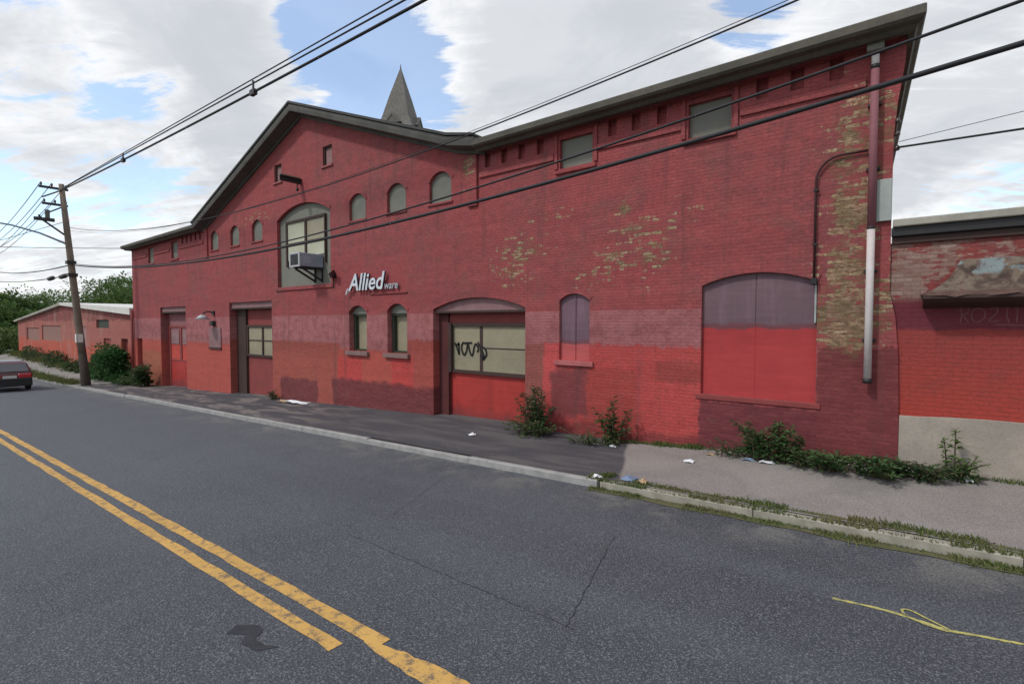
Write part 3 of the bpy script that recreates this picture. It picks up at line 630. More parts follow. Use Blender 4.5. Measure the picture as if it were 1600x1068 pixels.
# windows
def simple_window(loop, a, b, c, d, depth, mat, sill=None, frame=None, nm='window'):
    o = face_panel(loop, 10+depth, .03).build(nm, mat, HO); 
    if sill: MB().box(a-.07, b+.07, 9.93, 10+depth-.002, c-.10, c-.003).build('sill', M[sill], o, .008)
    return o
for i, (a, b, c, d) in enumerate(fr_win):
    o = simple_window(arch(a, b, c, d, d), a, b, c, d, .10, M['board_grey'])
    if i < 2:
        f = MB(); f.box(a-.13, a-.05, 9.96, 9.999, c, d+.2); f.box(b+.05, b+.13, 9.96, 9.999, c, d+.2); f.box(a-.16, b+.16, 9.95, 9.999, d+.10, d+.18); f.build('surround', M['wall'], o, .006)
    MB().box(a-.1, b+.1, 9.94, 9.999, c-.12, c-.04).build('sill', M['wall'], o, .008)
for a, b, c, d in sq_win:
    o = simple_window(arch(a, b, c, d, d), a, b, c, d, .10, M['board_pinkgrey'] if a > -17 else M['board_pinkgrey'])
    f = MB(); f.box(a, a+.05, 10.05, 10.098, c, d).box(b-.05, b, 10.05, 10.098, c, d).box(a+.05, b-.05, 10.05, 10.098, d-.05, d); f.build('frame', M['frame_dark'], o)
    MB().box(a-.06, b+.06, 9.95, 9.999, c-.08, c-.01).build('sill', M['sill'], o, .006)
for a in small_arch:
    o = simple_window(arch(*a), a[0], a[1], a[2], a[3], .09, M['board_grey'])
    MB().box(a[0]-.06, a[1]+.06, 9.96, 10.085, a[2]-.07, a[2]-.003).build('sill', M['wall'], o, .008)
    # brick arch ring, slightly proud
    x0, x1, zs_, zc = a[0], a[1], a[3], a[4]; w2 = (x1-x0)/2; h = zc-zs_; r = (w2*w2+h*h)/(2*h); a0 = math.asin(w2/r); cx = (x0+x1)/2; cz = zc-r
    ring = [(cx+rr*math.sin(t), cz+rr*math.cos(t)) for rr, ts in ((r+.005, [a0-2*a0*k/10 for k in range(11)]), (r+.11, [-a0+2*a0*k/10 for k in range(11)])) for t in ts]
    MB().prism_y(ring, 9.985, 9.999).build('arch_ring', M['wall'], o)
# tall arched opening with boarded wall, sash and sill
o = face_panel(arch(*BIG, n=18), 10.13, .03).build('window', M['board_grey'], HO)
fx0, fx1, fz0, fz1 = -18.98, -16.42, 4.62, 6.24
f = MB(); f.box(fx0-.09, fx0, 10.05, 10.129, fz0, fz1+.09).box(fx1, fx1+.06, 10.05, 10.129, fz0, fz1+.09).box(fx0, fx1, 10.05, 10.129, fz1, fz1+.09).box(-17.72, -17.62, 10.05, 10.129, fz0, fz1-.001).box(fx0+.001, -17.721, 10.06, 10.129, 5.42, 5.50).box(-17.619, fx1-.001, 10.06, 10.129, 5.42, 5.50)
f.build('frame', M['frame_dark'], o)
MB().box(fx0+.002, -17.722, 10.095, 10.128, 5.502, fz1-.002).build('pane', M['board_pale'], o); MB().box(-17.618, fx1-.002, 10.095, 10.128, 5.502, fz1-.002).build('pane', M['board_olive'], o)
MB().box(fx0+.002, -17.722, 10.095, 10.128, 4.85, 5.418).build('pane', M['board_pale'], o); MB().box(-17.618, fx1-.002, 10.095, 10.128, 4.95, 5.418).build('pane', M['board_pale'], o)
MB().box(-19.75, -15.78, 9.95, 10.12, 3.72, 3.855).build('sill', M['wall'], o, .01)
b_ = MB()
ring = arch(*BIG, n=18)[2:]
x0, x1, zs_, zc = BIG[0], BIG[1], BIG[3], BIG[4]; w2 = (x1-x0)/2; h = zc-zs_; r = (w2*w2+h*h)/(2*h); a0 = math.asin(w2/r); cx = (x0+x1)/2; cz = zc-r
def ring_mb(a, th=.14, y0=9.98, y1=9.999, n=18):
    x0, x1, zs_, zc = a[0], a[1], a[3], a[4]; w2 = (x1-x0)/2; h = zc-zs_; r = (w2*w2+h*h)/(2*h); a0 = math.asin(w2/r); cx = (x0+x1)/2; cz = zc-r
    pts = [(cx+(r+.004)*math.sin(a0-2*a0*k/n), cz+(r+.004)*math.cos(a0-2*a0*k/n)) for k in range(n+1)]+[(cx+(r+th)*math.sin(-a0+2*a0*k/n), cz+(r+th)*math.cos(-a0+2*a0*k/n)) for k in range(n+1)]
    return MB().prism_y(pts, y0, y1)
ring_mb(BIG).build('arch_ring', M['wall'], o)
# two tall ground windows
for a in GW:
    o = face_panel(arch(a[0], a[1], a[2], 2.72, 2.72), 10.30, .03).build('window', M['board_olive'], HO)
    f = MB(); f.box(a[0], a[0]+.10, 10.18, 10.299, a[2], 2.72).box(a[1]-.06, a[1], 10.2, 10.299, a[2], 2.72).box(a[0]+.1, a[1]-.06, 10.2, 10.299, a[2], a[2]+.06).box(a[0], a[1], 10.16, 10.33, 2.722, 2.79); f.build('frame', M['green_dark'], o)  # top bar draws the shadow line below the tympanum in frame colour
    face_panel(arch(a[0]+.001, a[1]-.001, 2.792, a[3], a[4]-.002), 10.14, .04).build('tympanum', M['board_grey'], o)
    MB().box(a[0]-.12, a[1]+.12, 9.90, 10.297, 1.43, 1.565).build('sill', M['sill_grey'], o, .01)
    ring_mb(a, .11, 9.985, 9.999, 10).build('arch_ring', M['wall'], o)
# narrow boarded arched window
o = face_panel(arch(*NA), 10.07, .03).build('window', M['board_narrow'], HO); o['label'] = 'mauve grey board with pinkish red lower part'
MB().box(-6.66, -5.64, 9.94, 10.067, 1.52, 1.635).build('sill', M['sill_pink'], o, .01)
f = MB(); f.box(-6.17, -6.14, 10.05, 10.069, 1.65, 3.14); f.build('batten', M['board_narrow'], o)
ring_mb(NA, .11, 9.985, 9.999, 10).build('arch_ring', M['wall'], o)
# wide boarded arched window
o = face_panel(arch(*BW, n=18), 10.07, .03).build('window', M['board_big'], HO); o['label'] = 'wide board painted mauve grey above bright red'
MB().box(-3.38, -1.28, 9.975, 10.067, 1.03, 1.125).build('sill', M['door_maroon'], o, .01)
f = MB()
for x in (-2.34,): f.box(x-.004, x+.004, 10.066, 10.0699, 2.5, 3.38)
f.build('board_joint', M['frame_dark'], o); MB().box(-2.342, -2.338, 10.066, 10.0699, 1.14, 2.495).build('board_joint', M['door_red'], o); MB().box(-1.405, -1.375, 10.02, 10.069, 2.5, 3.17).build('edge_trim', M['metal'], o)
ring_mb(BW, .13).build('arch_ring', M['wall'], o)
# garage door with window band
o = MB().box(GA[0], GA[1], 10.36, 10.40, -2, 2.80).build('garage_door', M['door_red'], HO)
face_panel(arch(GA[0]+.001, GA[1]-.001, 2.83, 2.88, 3.168, 18), 10.12, .04).build('tympanum', M['board_pinkgrey'], o)
MB().box(GA[0], GA[1], 10.06, 10.36, 2.77, 2.828).build('lintel', M['frame_dark'], o)
MB().box(-10.45, GA[1], 10.30, 10.359, 2.50, 2.768).build('head_board', M['door_maroon'], o)
MB().box(GA[0], -10.452, 10.24, 10.355, -2, 2.76).build('jamb', M['jamb_dark'], o)
f = MB(); f.box(-10.45, -10.33, 10.22, 10.359, 1.10, 2.498).box(-7.66, GA[1], 10.27, 10.359, 1.10, 2.498).box(-10.33, -7.66, 10.27, 10.359, 2.40, 2.498).box(-10.33, -7.66, 10.27, 10.359, 1.10, 1.19).box(-9.33, -9.22, 10.318, 10.359, 1.19, 2.40).box(-9.22, -7.66, 10.32, 10.359, 1.80, 1.83)
f.build('window_frame', M['frame_dark'], o, .004)
MB().box(-10.33, -9.33, 10.33, 10.358, 1.19, 2.40).build('pane', M['board_olive'], o)
MB().box(-9.22, -7.66, 10.33, 10.358, 1.832, 2.40).build('pane', M['board_olive'], o); MB().box(-9.22, -7.66, 10.33, 10.358, 1.19, 1.798).build('pane', M['board_olive'], o)
# graffiti tag across the panes
def strokes(lines, y, w_, mat, name, parent, label=None):
    mb = MB(); mb.fixn = False
    for ln_ in lines:
        pts = spl(ln_, 4); n_ = len(pts); i0 = len(mb.v)
        for k, (x, z) in enumerate(pts):
            a = pts[max(k-1, 0)]; b = pts[min(k+1, n_-1)]; dx_, dz_ = b[0]-a[0], b[1]-a[1]; L = math.hypot(dx_, dz_) or 1
            for s_ in (-.5, .5): mb.v.append((x-dz_/L*w_*s_, y, z+dx_/L*w_*s_))
        for k in range(n_-1): mb.f.append((i0+2*k, i0+2*k+1, i0+2*k+3, i0+2*k+2))
    o_ = mb.build(name, mat, parent)
    if label: o_['label'] = label
    return o_
gx = lambda u, v: (-10.28+u*1.22, 1.58+v*.40)
tagl = [[(0, .9), (.08, .5), (.14, .1)], [(.12, .95), (.14, .5), (.14, .05)], [(.05, .75), (.16, .8)], [(.36, .85), (.26, .9), (.22, .5), (.3, .05), (.38, .35)],
        [(.38, .35), (.42, .85), (.48, .3), (.54, .05), (.58, .2)], [(.36, .9), (.55, .92)], [(.58, .2), (.62, .7), (.68, .85), (.74, .5), (.70, .3)], [(.72, 1.0), (.80, .6), (.9, .1), (.88, -.2), (.82, .1)], [(.84, .7), (.95, .5), (.98, .15), (.9, -.15)]]
strokes([[gx(*q) for q in l] for l in tagl], 10.314, .055, M['graffiti_black'], 'graffiti', o, 'black scrawled graffiti tag')
# loading door 1 (panelled, left) and 2
o = MB().box(D1[0], D1[1], 10.40, 10.44, -2, 3.02).build('loading_door', M['door_mauve'], HO)
MB().box(D1[0], D1[1], 10.06, 10.44, 3.022, 3.10).build('lintel', M['frame_dark'], o); MB().box(D1[0], D1[1], 10.10, 10.15, 3.102, 3.329).build('head_board', M['board_pinkgrey'], o)
f = MB(); f.box(-32.6, -29.0, 10.36, 10.399, 2.24, 2.34).box(-32.6, -32.3, 10.36, 10.399, -2, 2.238).box(-30.95, -30.72, 10.36, 10.399, .5, 2.238).box(-32.3, -29.0, 10.365, 10.399, .44, .52); f.build('rail', M['door_maroon'], o)
for xa, xb in ((-32.2, -31.1), (-30.6, -29.2)): MB().box(xa, xb, 10.37, 10.399, 1.35, 2.1).build('pane', M['board_pinkgrey'], o)
MB().box(-32.2, -29.05, 10.375, 10.398, -1.2, .42).build('kick_panel', M['door_red'], o)
o = MB().box(D2[0], D2[1], 10.40, 10.44, -2, 3.08).build('loading_door', M['door_maroon'], HO)
MB().box(D2[0], D2[1], 10.06, 10.44, 3.082, 3.15).build('lintel', M['frame_dark'], o); MB().box(D2[0], D2[1], 10.10, 10.15, 3.152, 3.378).build('head_board', M['board_pinkgrey'], o)
f = MB(); fa, fb = -23.1, -20.3
f.box(fa, fa+.13, 10.32, 10.399, 1.05, 2.40).box(fb-.08, fb, 10.32, 10.399, 1.05, 2.40).box(fa+.13, fb-.08, 10.32, 10.399, 2.30, 2.40).box(fa+.13, fb-.08, 10.32, 10.399, 1.05, 1.14).box(-21.72, -21.62, 10.33, 10.399, 1.14, 2.30).box(fa+.13, -21.72, 10.34, 10.399, 1.73, 1.77).box(-21.62, fb-.08, 10.34, 10.399, 1.73, 1.77)
f.build('window_frame', M['frame_dark'], o, .004)
for xa, xb in ((fa+.13, -21.72), (-21.62, fb-.08)):
    for za, zb in ((1.14, 1.73), (1.77, 2.30)): MB().box(xa, xb, 10.375, 10.398, za, zb).build('pane', M['board_olive'], o)
f = MB(); f.box(D2[0], -23.1, 10.30, 10.398, -1.5, 3.07); f.build('jamb', M['frame_dark'], o)
o = MB().box(D0[0], D0[1], 10.25, 10.29, -2, 1.58).build('side_door', M['door_maroon'], HO); MB().box(D0[0], D0[1], 10.2, 10.249, 1.45, 1.579).build('lintel', M['frame_dark'], o)
MB().box(-37.23, -35.65, 9.86, 9.998, -2, -.52).build('stone_plinth', M['concrete'], HO, .02)
# painted-over service hatch
o = MB().box(-26.1, -24.85, 9.955, 9.999, 1.36, 2.28).build('hatch', M['board_pinkgrey'], HO, .01); MB().box(-26.14, -24.81, 9.93, 9.999, 1.29, 1.352).build('sill', M['frame_dark'], o)
# downpipes and conduit
o = MB().tube([(-.63, 9.86, 1.62), (-.63, 9.86, 4.0)], .054, 14).build('drainpipe', M['pipe_white'], HO, smooth=True)
MB().tube([(-.63, 9.86, 4.001), (-.63, 9.86, 6.46)], .056, 14).build('painted_section', M['pipe_red'], o, smooth=True)
MB().tube([(-.63, 9.86, 6.461), (-.63, 9.86, 6.68)], .052, 14).build('upper_section', M['pipe_white'], o, smooth=True)
for za_, zb_, rr_ in ((1.54, 1.619, .064), (3.97, 4.01, .059), (6.44, 6.5, .062)): MB().tube([(-.63, 9.86, za_), (-.63, 9.86, zb_)], rr_, 14).build('coupling', M['black'], o, smooth=True)
MB().box(-.74, -.52, 9.78, 9.95, 6.70, 6.90).build('rain_head', M['board_grey'], o, .01)
f = MB()
for z in (2.2, 3.3, 4.9, 5.9): MB().box(-.72, -.54, 9.925, 9.998, z, z+.04).build('bracket', M['black'], o)
cpts = [(-1.41, 9.95, 3.2), (-1.41, 9.95, 4.85)]+[(-1.41+.35*(1-math.cos(t)), 9.95, 4.85+.38*math.sin(t)) for t in [math.pi/2*k/8 for k in range(1, 9)]]+[(-.70, 9.95, 5.23)]
o = MB().tube(cpts, .019, 10).build('conduit', M['conduit'], HO, smooth=True)
f = MB(); f.box(-1.46, -1.36, 9.90, 9.998, 3.14, 3.25); f.build('junction_box', M['black'], o, .01)
f = MB()
for z in (3.8, 4.7): MB().box(-1.445, -1.375, 9.925, 9.998, z, z+.03).build('clip', M['black'], o)
o = MB().tube([(-37.12, 9.9, -1.0), (-37.12, 9.9, 3.25)], .07, 10).build('drainpipe', M['door_maroon'], HO, smooth=True)
# sheet metal flashing at the right corner
MB().box(-.575, -.383, 9.94, 9.999, 4.09, 4.74).build('flashing_panel', M['metal'], HO, .006)
# hoist beam
o = MB().box(-17.86, -17.74, 9.2, 10.0, 7.70, 7.72).box(-17.86, -17.74, 9.2, 10.0, 7.54, 7.56).box(-17.81, -17.79, 9.2, 10.0, 7.56, 7.70).build('hoist_beam', M['black'], HO)
MB().box(-17.86, -17.74, 9.2, 9.95, 7.722, 7.76).build('beam_cap', M['board_grey'], o); MB().tube([(-17.8, 9.85, 7.54), (-17.8, 9.85, 7.36)], .02, 8).box(-17.84, -17.76, 9.81, 9.89, 7.28, 7.37).build('hook', M['black'], o)
# insulators at the corner
for z in (5.62, 5.42, 5.20):
    MB().tube([(-.385, 10.03, z), (-.33, 10.0, z), (-.31, 9.99, z+.0)], .012, 6).tube([(-.335, 10.0, z-.035), (-.335, 10.0, z-.01), (-.335, 10, z+.02), (-.335, 10, z+.04)], [.03, .04, .03, .02], 10).build('insulator', M['insulator'], HO, smooth=True)

# things fixed on or in the facade
t = thing('air_conditioner', 'grey window air conditioner on steel brackets in the tall arched opening', 'air conditioner', (-16.7, 9.7, 4.4))
MB().box(-17.22, -16.56, 9.22, 10.10, 4.44, 4.90).build('case', M['ac_grey'], t, .015)
MB().box(-17.23, -16.55, 9.195, 9.235, 4.42, 4.48).box(-17.23, -16.55, 9.195, 9.235, 4.86, 4.92).box(-17.23, -17.15, 9.195, 9.235, 4.48, 4.86).box(-16.64, -16.55, 9.195, 9.235, 4.48, 4.86).build('bezel', M['ac_white'], t, .006)
f = MB()
for k in range(9): f.box(-17.15, -16.64, 9.20, 9.217, 4.49+k*.04, 4.515+k*.04)
f.build('grille', M['black'], t)
f = MB()
for k in range(8): f.box(-16.562, -16.55, 9.34+.035*k, 9.355+.035*k, 4.54, 4.80)
f.build('side_louvre', M['ac_white'], t)
for x in (-17.12, -16.66):
    f = MB(); f.box(x-.025, x+.025, 9.3, 10.12, 4.395, 4.435); f.box(x-.025, x+.025, 10.07, 10.12, 3.93, 4.395)
    f.obox((x, 9.72, 4.19), (.02, 0, 0), (0, .37, -.20), (0, .012, .03)); f.build('bracket', M['black'], t)
t = thing('wall_lamp', 'gooseneck wall lamp with white shade between the two loading doors', 'wall lamp', (-25.7, 10, 2.5))
MB().tube([(-25.6, 10, 2.95), (-25.6, 9.75, 3.02), (-25.6, 9.55, 2.95), (-25.6, 9.5, 2.84)], .03, 8).box(-25.7, -25.5, 9.94, 10, 2.85, 3.05).build('arm', M['black'], t, smooth=False)
MB().tube([(-25.6, 9.5, 2.86), (-25.6, 9.5, 2.8), (-25.6, 9.5, 2.66)], [.07, .16, .30], 16).build('lamp_shade', M['ac_white'], t, smooth=True)
MB().box(-25.75, -25.45, 9.86, 9.999, 2.36, 2.58).build('ballast_box', M['black'], t, .01); MB().tube([(-25.6, 9.96, 2.3), (-25.6, 9.96, 2.38)], .02, 6).build('cable', M['black'], t)
t = thing('floodlight', 'small dark red floodlight with its feed pipe beside the tall arched opening', 'floodlight', (-15.7, 10, 3.7))
MB().tube([(-15.72, 9.95, 3.7), (-15.72, 9.95, 4.02)], .02, 8).build('feed_pipe', M['conduit'], t)
MB().box(-15.80, -15.62, 9.86, 9.999, 4.02, 4.18).obox((-15.55, 9.8, 4.16), (.10, -.02, .02), (.0, .07, .05), (0, -.04, .06)).build('head', M['conduit'], t, .006)
# sign
t = thing('wall_sign', 'raised pale italic letters reading Allied above the two arched windows', 'sign', (-13.3, 10, 3.7))
def text(body, size, ext, x, z, shear, mat, name, parent, sx=1, y=9.93, bold=0):
    c = bpy.data.curves.new('t', 'FONT'); c.body = body; c.size = size; c.extrude = ext; c.shear = shear; c.offset = bold; c.resolution_u = 3
    to = bpy.data.objects.new('t', c); COL.objects.link(to); bpy.context.view_layer.update()
    me = bpy.data.meshes.new_from_object(to.evaluated_get(bpy.context.evaluated_depsgraph_get())); bpy.data.objects.remove(to)
    off = Vector(parent.location)
    for v in me.vertices: X, Y, Z = v.co; v.co = Vector((x+X*sx, y-Z, z+Y))-off
    me.materials.clear()
    for m_ in (mat if isinstance(mat, list) else [mat]): me.materials.append(m_)
    if isinstance(mat, list):
        for p_ in me.polygons:
            if abs(p_.normal.y) < .5: p_.material_index = 1
    else:
        for p_ in me.polygons: p_.material_index = 0
    o_ = bpy.data.objects.new(name, me); COL.objects.link(o_); o_.parent = parent; return o_
text('Allied', .76, .03, -14.72, 3.55, .25, [M['letter'], M['letter_side']], 'lettering', t, 1.02, 9.90, .012)
text('ware', .34, .012, -12.93, 3.54, .25, [M['letter_small'], M['letter_side']], 'small_lettering', t, .95, 9.93, .004)
MB().obox((-14.83, 9.9, 3.52), (.05, 0, .09), (0, .03, 0), (.02, 0, -.012)).build('swash', M['letter'], t)
MB().box(-13.7, -11.9, 9.96, 9.999, 3.385, 3.425).build('underline_bar', M['door_maroon'], t, .006)

# ------------------------------------------------------------------ annex on the right
AN = thing('brick_annex', 'low flat roofed brick annex with concrete base right of the warehouse', 'annex', (4, 10.04, 0))
MB().box(-.50, 9.5, 10.04, 30, -1.5, 3.74).build('wall', M['annex'], AN)
mb = MB()
zt = lambda x: 1.06+.075*max(0, min(1, (x+.2)/1.4))
xs_ = [-.215]+[x*.4 for x in range(0, 24)]+[9.5]; rq = random.Random(4); tops = [1.06+.05*min(1, max(0, x+.2))+rq.uniform(-.012, .012) for x in xs_]
loop = [(xs_[0], -1.5)]+[(xs_[-1], -1.5)]+[(x, z) for x, z in list(zip(xs_, tops))[::-1]]
mb.prism_y(loop, 9.99, 10.039); mb.build('concrete_base', M['concrete'], AN, .006)
MB().box(-.36, 9.6, 9.86, 30, 3.97, 4.085).build('roof_cap', M['cap'], AN, .012)
MB().box(-.375, 9.55, 9.92, 10.05, 3.83, 3.968).build('gutter', M['black'], AN, .01)
MB().box(-.37, 9.5, 9.985, 10.05, 3.72, 3.828).build('fascia', M['frame_dark'], AN, .006)
t = thing('entrance_hood', 'peeling flared plaster hood on the annex wall above dark red paint', 'hood', (1.6, 10.04, 2.8))
hp = [(0, 3.43, .0), (.05, 3.42, .01), (.09, 3.33, .04), (.12, 3.24, .08), (.17, 3.13, .15), (.23, 3.05, .23), (.31, 2.985, .33), (.38, 2.94, .42), (.42, 2.90, .46)]   # (out, z, side flare)
rh = random.Random(9); NX = 26; mb = MB()
for k, (o_, z, s_) in enumerate(hp):
    x0_, x1_ = .46-s_, 2.9+s_; mb.v.append((x0_, 10.035, z))
    for i in range(NX+1):
        j_ = rh.uniform(-.018, .018) if k > 1 else 0; mb.v.append((x0_+(x1_-x0_)*i/NX, 10.035-o_+j_-.02*math.sin(i*1.3+k*.6)*(k > 2), z+rh.uniform(-.014, .014)*(k > 0)+(rh.uniform(-.04, .01) if k == len(hp)-1 else 0)))
    mb.v.append((x1_, 10.035, z))
W_ = NX+3
for k in range(len(hp)-1):
    for j in range(W_-1): a = W_*k+j; mb.f.append((a, a+1, a+W_+1, a+W_))
mb.f.append(tuple(range(W_)))
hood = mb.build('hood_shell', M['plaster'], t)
MB().prism_x([(9.62, 2.90), (9.62, 2.85), (9.70, 2.80), (9.80, 2.77), (10.03, 2.72), (10.03, 2.90)], .03, 3.33).build('hood_shadow_soffit', M['frame_dark'], t)  # underside coloured near black to stand for the shadow beneath the hood
g2 = lambda u, v: (.47+u*.26, 2.50+v*.24)
gl = [[(.0, .9), (.05, .5), (.0, .0)], [(.0, .9), (.3, .95), (.3, .6), (.05, .5)], [(.05, .5), (.2, .3), (.35, 0)], [(.75, .9), (.5, .7), (.5, .2), (.75, .05), (1.0, .3), (1.0, .7), (.75, .9)],
      [(1.2, .8), (1.5, .9), (1.5, .6), (1.2, .1), (1.6, .1)], [(2.0, 0), (1.9, .5), (1.95, 1.0)], [(2.2, .8), (2.3, .9), (2.3, 0)], [(1.4, -.1), (2.5, -.15), (3.4, -.1)]]
o = strokes([[g2(*q) for q in l] for l in gl], 10.036, .014, M['graffiti_pale'], 'graffiti', AN, 'faint pale graffiti scrawl under the hood')

# ------------------------------------------------------------------ far low gabled workshop
FB = thing('gabled_workshop', 'low gabled red brick workshop beyond the utility pole', 'workshop', (-58, 10.5, -1.1))
outer2 = [(-79.3, -2.6), (-39.0, -2.6), (-39.0, 2.95), (-57.4, 3.98), (-79.3, 2.62)]
h2 = [(arch(-47.6, -44.4, 2.12, 2.72, 2.72), .12, False), (arch(-74.2, -68.0, .7, 2.0, 2.0), .08, False), (arch(-66.7, -58.9, .85, 2.25, 2.25), .08, False), (arch(-41.7, -40.3, -2.0, 1.45, 1.45), .25, False), (arch(-45.8, -44.1, .8, 1.4, 1.4), .10, False), (arch(-53.6, -50.4, .6, 2.2, 2.2), .06, False)]
mb = MB(); mb.fixn = False; pierced_wall(mb, outer2, h2, 10.5); mb.build('wall', M['far'], FB)
M['infill'] = worn('faded_infill_block', (.25, .145, .12), (.28, .12, .10), .85, 1.5)
M['infill_pink'] = worn('pale_pink_infill', (.33, .19, .20), (.30, .13, .12), .85, 1.5)
face_panel(h2[0][0], 10.62).build('window', M['green_dark'], FB); face_panel(h2[1][0], 10.58).build('blocked_window', M['infill'], FB); face_panel(h2[2][0], 10.58).build('blocked_window', M['infill'], FB)
face_panel(h2[3][0], 10.75).build('door', M['door_maroon'], FB); face_panel(h2[4][0], 10.6).build('blocked_window', M['door_maroon'], FB); face_panel(h2[5][0], 10.56).build('blocked_window', M['infill_pink'], FB)
mb = MB(); mb.quad((-39.0, 10.502, -2.6), (-39.0, 32, -2.6), (-39.0, 32, 2.95), (-39.0, 10.502, 2.95)); mb.build('side_wall', M['far'], FB); mb = MB(); mb.quad((-79.3, 10.502, -2.6), (-79.3, 10.502, 2.62), (-79.3, 32, 2.62), (-79.3, 32, -2.6)); mb.build('side_wall', M['far'], FB)
MB().prism_y([(-38.7, 3.0), (-38.7, 3.42), (-57.4, 4.22), (-57.4, 3.99)], 10.2, 32).build('roof', M['white'], FB)
MB().prism_y([(-57.401, 3.99), (-57.401, 4.22), (-79.7, 2.78), (-79.7, 2.60)], 10.2, 32).build('roof', M['cap'], FB)
MB().box(-40.2, -39.3, 11, 12, 3.2, 4.05).build('chimney', M['white'], FB, .03)

# ------------------------------------------------------------------ spire behind
SPX, SPY = -36.45, 30.0
SPI = thing('church_spire', 'grey shingled spire with small gables rising behind the warehouse roof', 'spire', (SPX, SPY, -1))
w_ = 1.85; zb = 20.2; za = 25.1
MB().box(SPX-1.45, SPX+1.45, SPY-1.45, SPY+1.45, -1.5, 19.3).build('tower', M['wall_side'], SPI)
rot = R(26)
def rp2(x, y): return (SPX+x*math.cos(rot)-y*math.sin(rot), SPY+x*math.sin(rot)+y*math.cos(rot))
mb = MB(); lv = [(19.25, 1.75), (20.3, 1.25), (22.3, .76), (24.9, .05)]
for z, r_ in lv:
    for a, b in ((-1, -1), (1, -1), (1, 1), (-1, 1)): q = rp2(a*r_, b*r_); mb.v.append((q[0], q[1], z))
for k in range(3):
    for j in range(4): mb.f.append((4*k+j, 4*k+(j+1) % 4, 4*k+4+(j+1) % 4, 4*k+4+j))
mb.f.append((12, 13, 14, 15)); mb.f.append((3, 2, 1, 0)); mb.build('spire_roof', M['slate'], SPI)
MB().tube([(SPX, SPY, 24.85), (SPX, SPY, 25.3)], [.07, .02], 6).build('finial', M['black'], SPI)
for k in range(4):
    an = rot+k*math.pi/2; c_, s_ = math.cos(an), math.sin(an)
    P = lambda x, y, z: (SPX+x*c_-y*s_, SPY+x*s_+y*c_, z)
    mb = MB(); prof_g = [(-.8, 19.6), (0, 20.55), (.8, 19.6)]
    f1 = [P(x, -1.85, z) for x, z in prof_g]; f2 = [P(x, -.9, z+.0) for x, z in prof_g]
    mb.quad(f1[0], f1[1], f2[1], f2[0]); mb.quad(f1[1], f1[2], f2[2], f2[1])
    mb.quad(*[P(x, -1.85, z) for x, z in [(-.8, 19.6), (0, 20.55), (.8, 19.6), (.6, 19.6), (0, 20.3), (-.6, 19.6)]])
    g_ = mb.build('gable_hood', M['slate'], SPI)
    MB().quad(P(-.62, -1.81, 19.6), P(.62, -1.81, 19.6), P(0, -1.81, 20.32)).build('gable_face', M['slate'], g_)

# ------------------------------------------------------------------ utility poles and wires
def catenary(z0, c1, c2, a, b, n=40, s0=0, s1=1):
    return [(a[0]+(b[0]-a[0])*s, a[1]+(b[1]-a[1])*s, z0+c1*s+c2*s*s) for s in [s0+(s1-s0)*k/n for k in range(n+1)]]
PB = Vector((-37.6, 7.75, -1.15)); PT = Vector((-37.85, 6.98, 10.25))
def utility_pole(label, loc, top, full=True, arm=True):
    t = thing('utility_pole', label, 'utility pole', loc, 'wooden utility poles along the kerb')
    b = Vector(loc); tp = Vector(top); at = lambda z: b+(tp-b)*((z-b.z)/(tp.z-b.z))
    zs_ = [b.z-.5, b.z+1.5, b.z+3, b.z+6, b.z+9, tp.z]
    pts = [at(z) for z in zs_]; pts_hi = [at(b.z+1.9)]+pts[2:]
    MB().tube([at(b.z-.5), at(b.z), at(b.z+1.9)], [.26, .24, .20], 14).build('pole_butt', M['wood_dark'], t, smooth=True)  # lowest stretch of the pole takes the darker wood colour
    MB().tube(pts_hi, [.195, .185, .17, .15, .125][:len(pts_hi)], 14).build('shaft', M['wood'], t, smooth=True)
    for z, L0, L1 in ((tp.z-.25, .95, .3), (tp.z-1.15, .9, .2)):
        c = at(z); a_ = MB().box(c.x-.2, c.x-.1, c.y-L0, c.y+L1, z-.06, z+.06).build('crossarm', M['wood_dark'], t)
        for d in (-L0+.1, -L0+.55, L1-.08):
            MB().tube([(c.x-.15, c.y+d, z+.06), (c.x-.15, c.y+d, z+.12), (c.x-.15, c.y+d, z+.18), (c.x-.15, c.y+d, z+.25)], [.02, .05, .055, .03], 8).build('insulator', M['insulator'], a_)
        MB().obox((c.x-.15, c.y-L0*.45, z-.33), (.015, 0, 0), (0, L0*.42, .25), (0, .02, -.03)).build('brace', M['black'], a_)
    c = at(tp.z-2.2)
    MB().tube([(c.x, c.y-.1, c.z-.6), (c.x, c.y-1.0, c.z+.1), (c.x, c.y-1.15, c.z+.35)], .05, 8).box(c.x-.1, c.x+.1, c.y-1.35, c.y-.5, c.z+.05, c.z+.22).build('cable_bracket', M['black'], t)
    MB().tube([(c.x-.22, c.y-.75, c.z+.25), (c.x-.22, c.y-.75, c.z+.7)], .11, 12).build('cutout', M['insulator'], t)
    c = at(b.z+2.75); MB().box(c.x+.17, c.x+.20, c.y-.17, c.y+.08, c.z-.22, c.z+.25).box(c.x-.12, c.x+.17, c.y-.215, c.y-.20, c.z-.22, c.z+.25).build('notice_plate', M['white'], t)
    for z in (5.9, 5.2): c = at(z); MB().box(c.x-.22, c.x+.22, c.y-.22, c.y+.2, z-.08, z+.10).build('cable_clamp', M['black'], t)
    return t
p1 = utility_pole('weathered leaning wooden utility pole at the kerb before the warehouse corner', PB, PT)
def pl(z): return PB+(PT-PB)*((z-PB.z)/(PT.z-PB.z))
